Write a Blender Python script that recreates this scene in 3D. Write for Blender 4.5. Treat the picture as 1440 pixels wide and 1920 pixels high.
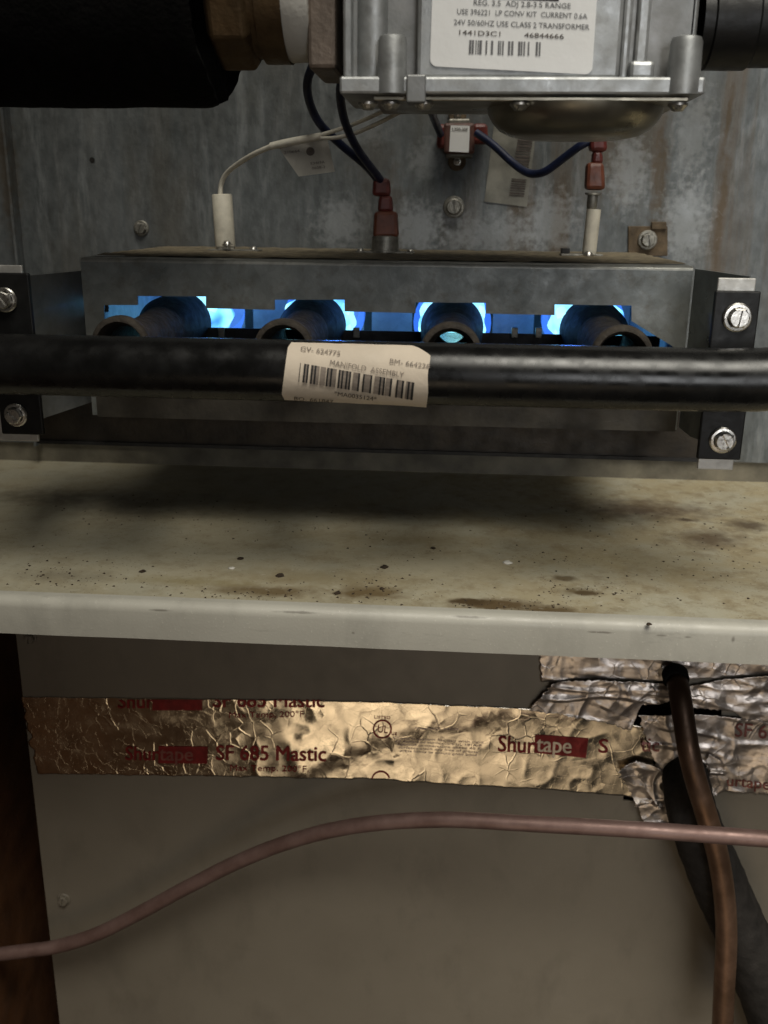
import bpy, bmesh, math, random
from mathutils import Vector, Matrix, noise as mnoise
random.seed(7)
for o in list(bpy.data.objects): bpy.data.objects.remove(o)
scene = bpy.context.scene
COL = scene.collection

# ------------------------------------------------------------------ camera
FPX, PITCH, YAW, ROLL = 1800.0, math.radians(17.3), math.radians(4.0), math.radians(0.65)
CAM = Vector((0, -0.60, 0.16))
Fw = Vector((-math.sin(YAW)*math.cos(PITCH), math.cos(YAW)*math.cos(PITCH), -math.sin(PITCH)))
R0 = Vector((math.cos(YAW), math.sin(YAW), 0)); U0 = R0.cross(Fw)
Rt = math.cos(ROLL)*R0 + math.sin(ROLL)*U0; Up = -math.sin(ROLL)*R0 + math.cos(ROLL)*U0
cd = bpy.data.cameras.new('camera'); cam = bpy.data.objects.new('camera', cd); COL.objects.link(cam)
cam.matrix_world = Matrix(((Rt.x, Up.x, -Fw.x, CAM.x), (Rt.y, Up.y, -Fw.y, CAM.y), (Rt.z, Up.z, -Fw.z, CAM.z), (0, 0, 0, 1)))
cd.sensor_fit = 'VERTICAL'; cd.sensor_height = 24; cd.lens = 24*FPX/1920
cd.clip_start = 0.01; cd.clip_end = 50
cd.dof.use_dof = True; cd.dof.focus_distance = 0.44; cd.dof.aperture_fstop = 9
scene.camera = cam
# ------------------------------------------------------------------ world and lamps
w = bpy.data.worlds.new('World'); scene.world = w; w.use_nodes = True
w.node_tree.nodes['Background'].inputs[0].default_value = (1.0, 0.86, 0.70, 1)
w.node_tree.nodes['Background'].inputs[1].default_value = 0.028
def area(name, loc, target, size, energy, color, sy=None, spread=180):
    l = bpy.data.lights.new(name, 'AREA'); l.energy = energy; l.color = color; l.size = size
    l.spread = math.radians(spread)
    if sy: l.shape = 'RECTANGLE'; l.size_y = sy
    o = bpy.data.objects.new(name, l); COL.objects.link(o); o.location = loc
    o.rotation_euler = (Vector(target)-Vector(loc)).to_track_quat('-Z', 'Y').to_euler()
    return o
area('room_lamp', (0.62, -0.92, 1.28), (0.42, -0.20, 0.0), 1.30, 5.4, (1.0, 0.955, 0.845), spread=46)
area('front_fill', (0.50, -1.60, 0.30), (0.31, -0.10, 0.15), 0.60, 0.38, (0.98, 0.99, 1.0), spread=38)  # added frontal fill standing in for room bounce, no real lamp
area('floor_bounce', (0.30, -1.70, -0.85), (0.66, -0.11, -0.32), 1.30, 0.56, (1.0, 0.79, 0.54), sy=0.8, spread=55)  # added area light standing in for floor bounce, also reflected in the tape
scene.view_settings.view_transform = 'Standard'; scene.view_settings.look = 'None'
scene.view_settings.exposure = 0.0; scene.view_settings.gamma = 1.0
scene.cycles.max_bounces = 5; scene.cycles.caustics_reflective = False; scene.cycles.caustics_refractive = False; scene.cycles.use_denoising = True
scene.cycles.sample_clamp_indirect = 4

# ------------------------------------------------------------------ helpers
def ray(px, py): return Fw + Rt*((px-720)/FPX) - Up*((py-960)/FPX)
def at(px, py, Y):
    d = ray(px, py); return CAM + d*((Y-CAM.y)/d.y)
def atz(px, py, Z):
    d = ray(px, py); return CAM + d*((Z-CAM.z)/d.z)
def proj(p):
    v = Vector(p)-CAM; z = v.dot(Fw); return 720+FPX*v.dot(Rt)/z, 960-FPX*v.dot(Up)/z
def at_cyl(px, py, yc, zc, r):                       # first hit on a round bar along X
    d = ray(px, py); oy, oz = CAM.y-yc, CAM.z-zc
    a = d.y*d.y+d.z*d.z; b = 2*(oy*d.y+oz*d.z); c = oy*oy+oz*oz-r*r
    disc = max(b*b-4*a*c, 0.0)
    return CAM + d*((-b-math.sqrt(disc))/(2*a))
def fbm(x, y, z=0.0, s=1.0, oct=4): return mnoise.fractal(Vector((x*s, y*s, z*s)), 1.0, 2.0, oct)

ORG = {}
def link(name, me, parent=None, org=None, smooth=None, bevel=None):
    if parent is not None: org = ORG[parent]
    elif org is None:
        vs = [v.co for v in me.vertices]
        org = Vector((sum(v.x for v in vs)/len(vs), sum(v.y for v in vs)/len(vs), min(v.z for v in vs)))
    org = Vector(org)
    me.transform(Matrix.Translation(-org))
    o = bpy.data.objects.new(name, me); COL.objects.link(o); ORG[o] = org
    if parent is not None: o.parent = parent
    else: o.location = org
    if smooth is not None:
        for p in me.polygons: p.use_smooth = True
        if smooth < 180: me.set_sharp_from_angle(angle=math.radians(smooth))
    if bevel:
        m = o.modifiers.new('bevel', 'BEVEL'); m.width = bevel; m.segments = 2; m.limit_method = 'ANGLE'; m.angle_limit = math.radians(40)
    return o
def tag(o, label, cat, group=None, kind=None):
    o['label'] = label
    if cat: o['category'] = cat
    if group: o['group'] = group
    if kind: o['kind'] = kind
    return o
def thing(name, label, cat, loc, group=None):
    o = bpy.data.objects.new(name, None); COL.objects.link(o); o.location = loc; ORG[o] = Vector(loc)
    o.empty_display_size = 0.01
    return tag(o, label, cat, group)
class MB:
    def __init__(s): s.v = []; s.f = []
    def add(s, vs, fs):
        n = len(s.v); s.v += [Vector(v) for v in vs]; s.f += [tuple(i+n for i in f) for f in fs]; return s
    def box(s, lo, hi):
        x0, y0, z0 = lo; x1, y1, z1 = hi
        return s.add([(x0,y0,z0),(x1,y0,z0),(x1,y1,z0),(x0,y1,z0),(x0,y0,z1),(x1,y0,z1),(x1,y1,z1),(x0,y1,z1)],
                     [(0,3,2,1),(4,5,6,7),(0,1,5,4),(1,2,6,5),(2,3,7,6),(3,0,4,7)])
    def tube(s, pts, rad, seg=16, res=0, caps=True, jitter=0.0):
        pts = [Vector(p) for p in pts]
        rad = list(rad) if isinstance(rad, (list, tuple)) else [rad]*len(pts)
        if res:
            P, Q = [], []
            for i in range(len(pts)-1):
                p0, p1, p2, p3 = pts[max(i-1,0)], pts[i], pts[i+1], pts[min(i+2,len(pts)-1)]
                for k in range(res):
                    t = k/res
                    P.append(0.5*((2*p1)+(p2-p0)*t+(2*p0-5*p1+4*p2-p3)*t*t+(3*p1-p0-3*p2+p3)*t**3)); Q.append(rad[i]*(1-t)+rad[i+1]*t)
            P.append(pts[-1]); Q.append(rad[-1]); pts, rad = P, Q
        n0 = len(s.v); up = None
        for i, p in enumerate(pts):
            t = (pts[min(i+1,len(pts)-1)]-pts[max(i-1,0)]).normalized()
            if up is None: up = t.orthogonal().normalized()
            up = (up - t*up.dot(t)).normalized(); b = t.cross(up)
            for k in range(seg):
                a = 2*math.pi*k/seg
                r = rad[i]*(1+jitter*fbm(math.cos(a)*2, math.sin(a)*2, i*0.35))
                s.v.append(p+up*math.cos(a)*r+b*math.sin(a)*r)
        for i in range(len(pts)-1):
            for k in range(seg):
                a, b2 = n0+i*seg+k, n0+i*seg+(k+1)%seg
                s.f.append((a, b2, b2+seg, a+seg))
        if caps:
            s.f.append(tuple(n0+k for k in reversed(range(seg)))); s.f.append(tuple(n0+(len(pts)-1)*seg+k for k in range(seg)))
        return s
    def lathe(s, c, axis, prof, seg=32, close=False):         # prof: (distance along axis, radius)
        c = Vector(c); ax = Vector(axis).normalized()
        u = Vector((1,0,0)) if abs(ax.x) < .9 else Vector((0,0,1))
        u = (u-ax*u.dot(ax)).normalized(); b = ax.cross(u); n0 = len(s.v)
        for d, r in prof:
            for k in range(seg):
                a = 2*math.pi*k/seg; s.v.append(c+ax*d+u*math.cos(a)*r+b*math.sin(a)*r)
        m = len(prof)
        for i in range(m if close else m-1):
            for k in range(seg):
                a, b2 = n0+i*seg+k, n0+i*seg+(k+1)%seg
                c2, d2 = n0+((i+1)%m)*seg+(k+1)%seg, n0+((i+1)%m)*seg+k
                s.f.append((a, b2, c2, d2))
        return s
    def prism(s, poly, d):                                    # poly: list of 3D points, d: extrusion vector
        n = len(poly); d = Vector(d); poly = [Vector(p) for p in poly]
        return s.add(poly+[p+d for p in poly], [tuple(reversed(range(n))), tuple(range(n, 2*n))]+[(i,(i+1)%n,n+(i+1)%n,n+i) for i in range(n)])
    def build(s, name, mat, parent=None, org=None, smooth=None, bevel=None):
        me = bpy.data.meshes.new(name); me.from_pydata([tuple(v) for v in s.v], [], s.f)
        bm = bmesh.new(); bm.from_mesh(me); bmesh.ops.recalc_face_normals(bm, faces=bm.faces); bm.to_mesh(me); bm.free()
        me.materials.append(mat); me.update()
        return link(name, me, parent, org, smooth, bevel)
def copy_tree(o, off, parent=None):
    c = o.copy(); COL.objects.link(c)
    if parent is None: c.location = o.location+Vector(off)
    else: c.parent = parent
    for ch in [x for x in bpy.data.objects if x.parent is o]: copy_tree(ch, off, c)
    return c

# text -> flat triangles, mapped into place through fn(u px, v px)
def text_geo(s, bold=0.0):
    cu = bpy.data.curves.new('t', 'FONT'); cu.body = s; cu.size = 1; cu.offset = bold; cu.resolution_u = 3; cu.fill_mode = 'FRONT'
    ob = bpy.data.objects.new('t', cu); COL.objects.link(ob)
    dg = bpy.context.evaluated_depsgraph_get()
    me = bpy.data.meshes.new_from_object(ob.evaluated_get(dg))
    bpy.data.objects.remove(ob); bpy.data.curves.remove(cu)
    bm = bmesh.new(); bm.from_mesh(me); bpy.data.meshes.remove(me)
    return bm
def text_into(mb, s, x0, y0, x1, y1, h, fn, bold=0.0, cuts=0, clip=None):
    if bold > 0:
        k = bold*h*1.1
        for n_, (dx, dy) in enumerate(((-k, 0), (k, 0), (0, -k*.6))):
            text_into(mb, s, x0+dx, y0+dy, x1+dx, y1+dy, h, (lambda x, y, n_=n_: fn(x, y)+Vector((0, -.00002*n_, 0))), 0.0, cuts, clip)
        return
    bm = text_geo(s, bold)
    if not bm.verts: bm.free(); return
    bmesh.ops.triangulate(bm, faces=bm.faces)
    if cuts: bmesh.ops.subdivide_edges(bm, edges=[e for e in bm.edges if e.calc_length() > 0.12], cuts=cuts, use_grid_fill=False)
    bmesh.ops.triangulate(bm, faces=bm.faces)
    xs = [v.co.x for v in bm.verts]; a, b = min(xs), max(xs)
    L = math.hypot(x1-x0, y1-y0); ux, uy = (x1-x0)/L, (y1-y0)/L
    for v in bm.verts:
        t = (v.co.x-a)/(b-a)*L; q = v.co.y/0.70*h
        v.co = Vector((x0+ux*t+uy*q, y0+uy*t-ux*q, 0))
    if clip:
        for (co, no) in clip:
            bmesh.ops.bisect_plane(bm, geom=bm.verts[:]+bm.edges[:]+bm.faces[:], plane_co=co, plane_no=no, clear_outer=True)
    bm.verts.index_update()
    mb.add([fn(v.co.x, v.co.y) for v in bm.verts], [tuple(v.index for v in f.verts) for f in bm.faces]); bm.free()

# ------------------------------------------------------------------ materials
class M:
    def __init__(s, name, base=(.5,.5,.5), rough=.5, metal=0.0, spec=.5):
        s.m = bpy.data.materials.new(name); s.m.use_nodes = True; s.nt = s.m.node_tree
        s.b = s.nt.nodes['Principled BSDF']; s.b.inputs['Base Color'].default_value = (*base, 1)
        s.b.inputs['Roughness'].default_value = rough; s.b.inputs['Metallic'].default_value = metal
        s.b.inputs['Specular IOR Level'].default_value = spec
        s.pos = s.node('ShaderNodeNewGeometry').outputs['Position']; s.cache = {}
    def node(s, t): return s.nt.nodes.new(t)
    def put(s, sock, v):
        if isinstance(v, (int, float)): sock.default_value = v
        elif isinstance(v, tuple): sock.default_value = v if len(v) != 3 or sock.type != 'RGBA' else (*v, 1)
        else: s.nt.links.new(v, sock)
    def math(s, op, a, b=0.0, clamp=False):
        n = s.node('ShaderNodeMath'); n.operation = op; n.use_clamp = clamp; s.put(n.inputs[0], a); s.put(n.inputs[1], b); return n.outputs[0]
    def map(s, loc=(0,0,0), scale=(1,1,1), rot=(0,0,0), src=None):
        n = s.node('ShaderNodeMapping'); n.vector_type = 'TEXTURE' if False else 'POINT'
        s.put(n.inputs['Vector'], src or s.pos); n.inputs['Location'].default_value = loc; n.inputs['Scale'].default_value = scale; n.inputs['Rotation'].default_value = rot
        return n.outputs[0]
    def noise(s, scale, detail=4, stretch=(1,1,1), rough=.55, dist=0.0):
        key = (scale, detail, stretch, rough, dist)
        if key not in s.cache: s.cache[key] = s._noise(*key)
        return s.cache[key]
    def _noise(s, scale, detail, stretch, rough, dist):
        n = s.node('ShaderNodeTexNoise'); s.put(n.inputs['Vector'], s.map(scale=stretch)); n.inputs['Scale'].default_value = scale
        n.inputs['Detail'].default_value = detail; n.inputs['Roughness'].default_value = rough; n.inputs['Distortion'].default_value = dist
        return n.outputs['Fac']
    def voro(s, scale, feature='F1', stretch=(1,1,1), out='Distance', rnd=1.0):
        n = s.node('ShaderNodeTexVoronoi'); n.feature = feature; s.put(n.inputs['Vector'], s.map(scale=stretch)); n.inputs['Scale'].default_value = scale
        n.inputs['Randomness'].default_value = rnd
        return n.outputs[out]
    def ramp(s, fac, stops):
        n = s.node('ShaderNodeValToRGB'); s.put(n.inputs[0], fac); e = n.color_ramp.elements
        while len(e) > len(stops): e.remove(e[-1])
        while len(e) < len(stops): e.new(1)
        for k, (p, c) in enumerate(stops):
            e[k].position = p; c = (c,)*3 if isinstance(c, (int, float)) else c; e[k].color = (*c, 1)
        return n.outputs[0]
    def mix(s, fac, a, b, mode='MIX'):
        n = s.node('ShaderNodeMix'); n.data_type = 'RGBA'; n.blend_type = mode
        s.put(n.inputs['Factor'], fac); s.put(n.inputs[6], a); s.put(n.inputs[7], b); return n.outputs[2]
    def color(s, v): s.put(s.b.inputs['Base Color'], v); return s
    def rough(s, v): s.put(s.b.inputs['Roughness'], v); return s
    def bump(s, h, dist, strength=1.0):
        n = s.node('ShaderNodeBump'); s.put(n.inputs['Height'], h); n.inputs['Distance'].default_value = dist; n.inputs['Strength'].default_value = strength
        s.nt.links.new(n.outputs[0], s.b.inputs['Normal']); return s
    def stain(s, prev, c, r, col, k=1.0, nscale=60, namp=.5, rotz=0.0, axes='xz', soft=.5):
        # irregular blotch centred on world c with half sizes r in the given two axes
        a, b = ('xyz'.index(ch) for ch in axes)
        sp = s.node('ShaderNodeSeparateXYZ'); s.put(sp.inputs[0], s.pos)
        da = s.math('SUBTRACT', sp.outputs[a], float(c[a])); db = s.math('SUBTRACT', sp.outputs[b], float(c[b]))
        if rotz:
            cs, sn = math.cos(rotz), math.sin(rotz)
            da, db = s.math('ADD', s.math('MULTIPLY', da, cs), s.math('MULTIPLY', db, sn)), s.math('SUBTRACT', s.math('MULTIPLY', db, cs), s.math('MULTIPLY', da, sn))
        da = s.math('MULTIPLY', da, 1/r[0]); db = s.math('MULTIPLY', db, 1/r[1])
        d = s.math('SQRT', s.math('ADD', s.math('MULTIPLY', da, da), s.math('MULTIPLY', db, db)))
        d = s.math('ADD', d, s.math('MULTIPLY', s.math('SUBTRACT', s.noise(nscale, 5), .5), namp*2.4))
        f = s.ramp(d, [(max(0, 1-soft)*.7, k), (1.0 if soft < .3 else .98, 0.0)])
        return s.mix(f, prev, col)

def simple(name, base, rough=.5, metal=0.0, var=.25, scale=120, bump=0.0, spec=.5, bscale=400):
    m = M(name, base, rough, metal, spec)
    lo = tuple(c*(1-var) for c in base); hi = tuple(min(1, c*(1+var)) for c in base)
    m.color(m.ramp(m.noise(scale, 5), [(.3, lo), (.7, hi)]))
    m.rough(m.ramp(m.noise(scale*2.2, 3), [(.3, max(.03, rough-.1)), (.7, min(1, rough+.12))]))
    if bump: m.bump(m.noise(bscale, 4), bump)
    return m.m

# back wall: stained galvanised sheet
def wall_material():
    m = M('galvanised_wall', (.3,.3,.29), .5, .35)
    g = m.ramp(m.noise(26, 6, (1,1,.3)), [(.3, (.078,.088,.092)), (.7, (.145,.159,.165))])
    g = m.mix(.22, g, m.ramp(m.noise(210, 3, (1,1,.55)), [(.38, (.07,.074,.072)), (.62, (.24,.25,.247))]))
    white = m.ramp(m.noise(80, 7, (1.2,1,.2), .7), [(.50, 0.0), (.68, .6)])
    white = m.math('MULTIPLY', white, m.ramp(m.noise(14, 3), [(.35, .25), (.6, 1.0)]))
    g = m.mix(white, g, (.33,.35,.355))
    dark = m.ramp(m.noise(110, 6, (1,1,.45), .72), [(.56, 0.0), (.72, .5)])
    g = m.mix(dark, g, (.050,.048,.042))
    g = m.mix(m.ramp(m.noise(24, 5, (1.3,1,.4), .6), [(.50, 0.0), (.68, .4)]), g, (.105,.092,.068))
    rust = m.ramp(m.noise(34, 7, (1.6,1,.12), .62), [(.48, 0.0), (.66, .75)])
    sp = m.node('ShaderNodeSeparateXYZ'); m.put(sp.inputs[0], m.pos)
    right = m.ramp(m.math('ADD', m.math('MULTIPLY', sp.outputs[0], 4.0), .5), [(.30, 0.1), (.70, 1.0)])
    g = m.mix(m.math('MULTIPLY', rust, right), g, (.125,.085,.05))
    for (x, y, rx, ry, k, rot) in [(1352,400,9,120,.85,-.02),(1366,220,6,85,.8,-.06),(1237,330,17,95,.75,0),(1232,440,28,42,.8,0),(1215,260,26,60,.5,0),(1170,300,40,90,.35,0),(735,400,30,90,.4,0),(700,300,60,60,.25,0),(860,430,60,60,.25,0),(925,345,14,35,.6,0),(975,385,30,18,.6,0),(15,330,22,140,.55,0),(1105,330,60,110,.3,0)]:
        c = at(x, y, 0); s = (CAM-c).length/FPX
        g = m.stain(g, c, (rx*s, ry*s), (.095,.068,.040), k, 190, .75, rot)
    for (x, y, rx, ry, k) in [(640,420,60,55,.55),(780,430,60,60,.7),(920,440,110,45,.6),(1030,420,60,70,.55),(1180,320,40,80,.5),(1285,420,50,90,.6),(800,300,40,40,.4),(1300,250,40,90,.4),(680,240,60,40,.3)]:
        c = at(x, y, 0); s = (CAM-c).length/FPX
        g = m.stain(g, c, (rx*s, ry*s), (.34,.355,.36), k, 240, .95, 0)
    m.color(g); m.rough(m.ramp(m.noise(70, 5), [(.3, .42), (.7, .68)]))
    m.bump(m.noise(420, 5), .0003, .6)
    return m.m
def galv(name, lo, hi, metal=.5, rough=.42, dirt=.4):
    m = M(name, hi, rough, metal)
    c = m.voro(220, out='Color'); n = m.node('ShaderNodeSeparateColor'); m.put(n.inputs[0], c)
    g = m.mix(.25, m.ramp(m.noise(60, 6), [(.3, lo), (.7, hi)]), m.ramp(n.outputs[0], [(0, lo), (1, hi)]))
    g = m.mix(m.ramp(m.noise(130, 7, rough=.7), [(.5, 0.0), (.75, dirt)]), g, (.10,.08,.05))
    m.color(g); m.rough(m.ramp(m.noise(150, 4), [(.3, rough-.08), (.7, rough+.15)])); m.bump(m.noise(700, 4), .00015, .5)
    return m.m
def shelf_material():
    m = M('grimy_beige_paint', (.4,.38,.3), .5)
    g = m.ramp(m.noise(11, 5), [(.3, (.38,.355,.265)), (.7, (.47,.445,.345))])
    right = m.ramp(m.noise(22, 8, rough=.7), [(.38, 0.0), (.58, .85)])
    sp = m.node('ShaderNodeSeparateXYZ'); m.put(sp.inputs[0], m.pos)
    rr = m.ramp(m.math('ADD', m.math('MULTIPLY', sp.outputs[0], 3.0), .5), [(.15, .55), (.75, 1.0)])
    g = m.mix(m.math('MULTIPLY', right, rr), g, (.345,.285,.17))
    g = m.mix(m.math('MULTIPLY', m.ramp(m.noise(75, 7, rough=.72), [(.49, 0.0), (.64, .6)]), rr), g, (.20,.15,.08))
    g = m.mix(m.math('MULTIPLY', m.ramp(m.noise(190, 5, rough=.7), [(.60, 0.0), (.70, .7)]), rr), g, (.56,.52,.42))
    def px(x, y): return atz(x, y, 0)
    S = .00025
    for (x, y, rx, ry, col, k, sf) in [
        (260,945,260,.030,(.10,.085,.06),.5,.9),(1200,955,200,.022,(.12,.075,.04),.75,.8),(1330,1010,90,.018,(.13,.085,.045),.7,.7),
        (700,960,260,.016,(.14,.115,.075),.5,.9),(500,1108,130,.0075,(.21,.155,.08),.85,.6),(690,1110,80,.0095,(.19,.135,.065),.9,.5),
        (930,1134,90,.0075,(.16,.11,.055),1.0,.4),(1030,1144,60,.0060,(.17,.12,.06),.95,.5),(880,1128,40,.004,(.10,.065,.03),1.0,.3),(600,1085,260,.014,(.27,.22,.125),.6,.9),(760,1010,300,.012,(.25,.20,.11),.5,.9),(1090,1110,45,.005,(.19,.14,.07),.7,.5),
        (350,1090,140,.006,(.27,.225,.12),.6,.7),(120,1080,120,.010,(.22,.19,.13),.45,.8),(1290,975,26,.004,(.08,.05,.03),.7,.5),
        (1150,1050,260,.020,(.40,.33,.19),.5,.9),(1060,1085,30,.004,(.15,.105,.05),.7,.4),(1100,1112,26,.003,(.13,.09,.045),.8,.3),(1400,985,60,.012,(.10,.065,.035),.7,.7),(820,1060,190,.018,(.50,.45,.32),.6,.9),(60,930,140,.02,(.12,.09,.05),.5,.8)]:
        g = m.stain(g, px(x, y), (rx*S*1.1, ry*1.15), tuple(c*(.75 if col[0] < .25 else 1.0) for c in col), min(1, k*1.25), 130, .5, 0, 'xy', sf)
    g = m.mix(m.ramp(m.noise(330, 6, rough=.75), [(.58, 0.0), (.68, .6)]), g, (.15,.11,.06)); g = m.mix(m.ramp(m.noise(260, 5, (.7,1,1), rough=.7), [(.62, 0.0), (.7, .5)]), g, (.55,.52,.43))
    v = m.voro(520); g = m.mix(m.math('MULTIPLY', m.ramp(v, [(.12, .85), (.2, 0.0)]), m.ramp(m.noise(55, 4), [(.5, 0.0), (.6, 1.0)])), g, (.09,.06,.03))
    m.color(g); m.rough(m.ramp(m.noise(45, 5), [(.3, .42), (.7, .75)])); m.bump(m.noise(500, 5), .0003, .6)
    return m.m
def paint(name, lo, hi, rough=.45, wear=.3, marks=()):
    m = M(name, hi, rough)
    g = m.ramp(m.noise(14, 5), [(.3, lo), (.7, hi)])
    for (c, r, rot) in marks: g = m.stain(g, c, r, (.15,.135,.11), .75, 300, .5, rot, 'xz', .5)
    g = m.mix(m.ramp(m.noise(160, 6, (.25,1,1), .7), [(.60, 0.0), (.75, wear)]), g, tuple(c*.55 for c in lo))
    g = m.mix(m.ramp(m.noise(38, 6, (1,1,.5), .65), [(.52, 0.0), (.72, .5)]), g, tuple(c*.72 for c in lo))
    g = m.mix(m.ramp(m.noise(900, 2), [(.66, 0.0), (.72, .4)]), g, tuple(min(1, c*1.35) for c in hi))
    m.color(g); m.rough(m.ramp(m.noise(80, 4), [(.3, rough-.07), (.7, rough+.12)])); m.bump(m.noise(900, 3), .00012, .5)
    return m.m
def foil(name, base, rough=.2, scales=((60,.5),(170,.25)), k=.5, soft=.5, calm=.25, crease=.6):
    m = M(name, base, rough, 1.0)
    m.color(m.ramp(m.noise(60, 5), [(.3, tuple(c*.85 for c in base)), (.7, base)]))
    nz = m.node('ShaderNodeTexNoise'); m.put(nz.inputs['Vector'], m.pos); nz.inputs['Scale'].default_value = 45; nz.inputs['Detail'].default_value = 3
    wv = m.node('ShaderNodeVectorMath'); wv.operation = 'MULTIPLY_ADD'; m.put(wv.inputs[0], nz.outputs['Color']); wv.inputs[1].default_value = (.009,)*3; m.put(wv.inputs[2], m.pos)
    h = m.math('MULTIPLY', m.noise(24, 3), soft); mask = m.ramp(m.noise(26, 2), [(.40, calm), (.60, 1.0)])
    for (sc, amt) in scales:                       # flat facets with their own tilt, like creased foil
        v = m.node('ShaderNodeTexVoronoi'); m.put(v.inputs['Vector'], wv.outputs[0]); v.inputs['Scale'].default_value = sc
        d = m.node('ShaderNodeVectorMath'); d.operation = 'SUBTRACT'; m.put(d.inputs[0], wv.outputs[0]); m.put(d.inputs[1], v.outputs['Position'])
        c = m.node('ShaderNodeVectorMath'); c.operation = 'SUBTRACT'; m.put(c.inputs[0], v.outputs['Color']); c.inputs[1].default_value = (.5,.5,.5)
        e = m.node('ShaderNodeVectorMath'); e.operation = 'DOT_PRODUCT'; m.put(e.inputs[0], d.outputs[0]); m.put(e.inputs[1], c.outputs[0])
        h = m.math('ADD', h, m.math('MULTIPLY', m.math('MULTIPLY', e.outputs['Value'], mask), sc*amt))
    cv = m.node('ShaderNodeTexVoronoi'); cv.feature = 'DISTANCE_TO_EDGE'; m.put(cv.inputs['Vector'], wv.outputs[0]); cv.inputs['Scale'].default_value = 85
    h = m.math('ADD', h, m.math('MULTIPLY', m.math('MULTIPLY', m.ramp(cv.outputs['Distance'], [(0, 1.0), (.035, 0.0)]), m.ramp(m.noise(30, 2), [(.50, 0.0), (.62, 1.0)])), crease))
    m.bump(h, .0012, k); m.rough(m.ramp(m.noise(120, 4), [(.3, rough-.05), (.7, rough+.1)]))
    return m.m
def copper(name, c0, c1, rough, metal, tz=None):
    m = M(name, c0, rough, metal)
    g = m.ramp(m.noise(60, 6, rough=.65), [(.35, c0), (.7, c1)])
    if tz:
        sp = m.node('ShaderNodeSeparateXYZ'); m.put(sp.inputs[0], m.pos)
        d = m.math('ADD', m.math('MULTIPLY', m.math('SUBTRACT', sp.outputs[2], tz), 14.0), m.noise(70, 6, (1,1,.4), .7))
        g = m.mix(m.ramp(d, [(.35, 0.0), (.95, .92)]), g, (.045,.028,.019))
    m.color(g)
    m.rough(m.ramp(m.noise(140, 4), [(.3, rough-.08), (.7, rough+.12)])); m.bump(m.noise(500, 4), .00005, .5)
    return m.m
def emit(name, c, s):
    m = bpy.data.materials.new(name); m.use_nodes = True; nt = m.node_tree; nt.nodes.clear()
    e = nt.nodes.new('ShaderNodeEmission'); e.inputs[0].default_value = (*c, 1); e.inputs[1].default_value = s
    o = nt.nodes.new('ShaderNodeOutputMaterial'); nt.links.new(e.outputs[0], o.inputs[0]); return m

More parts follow.
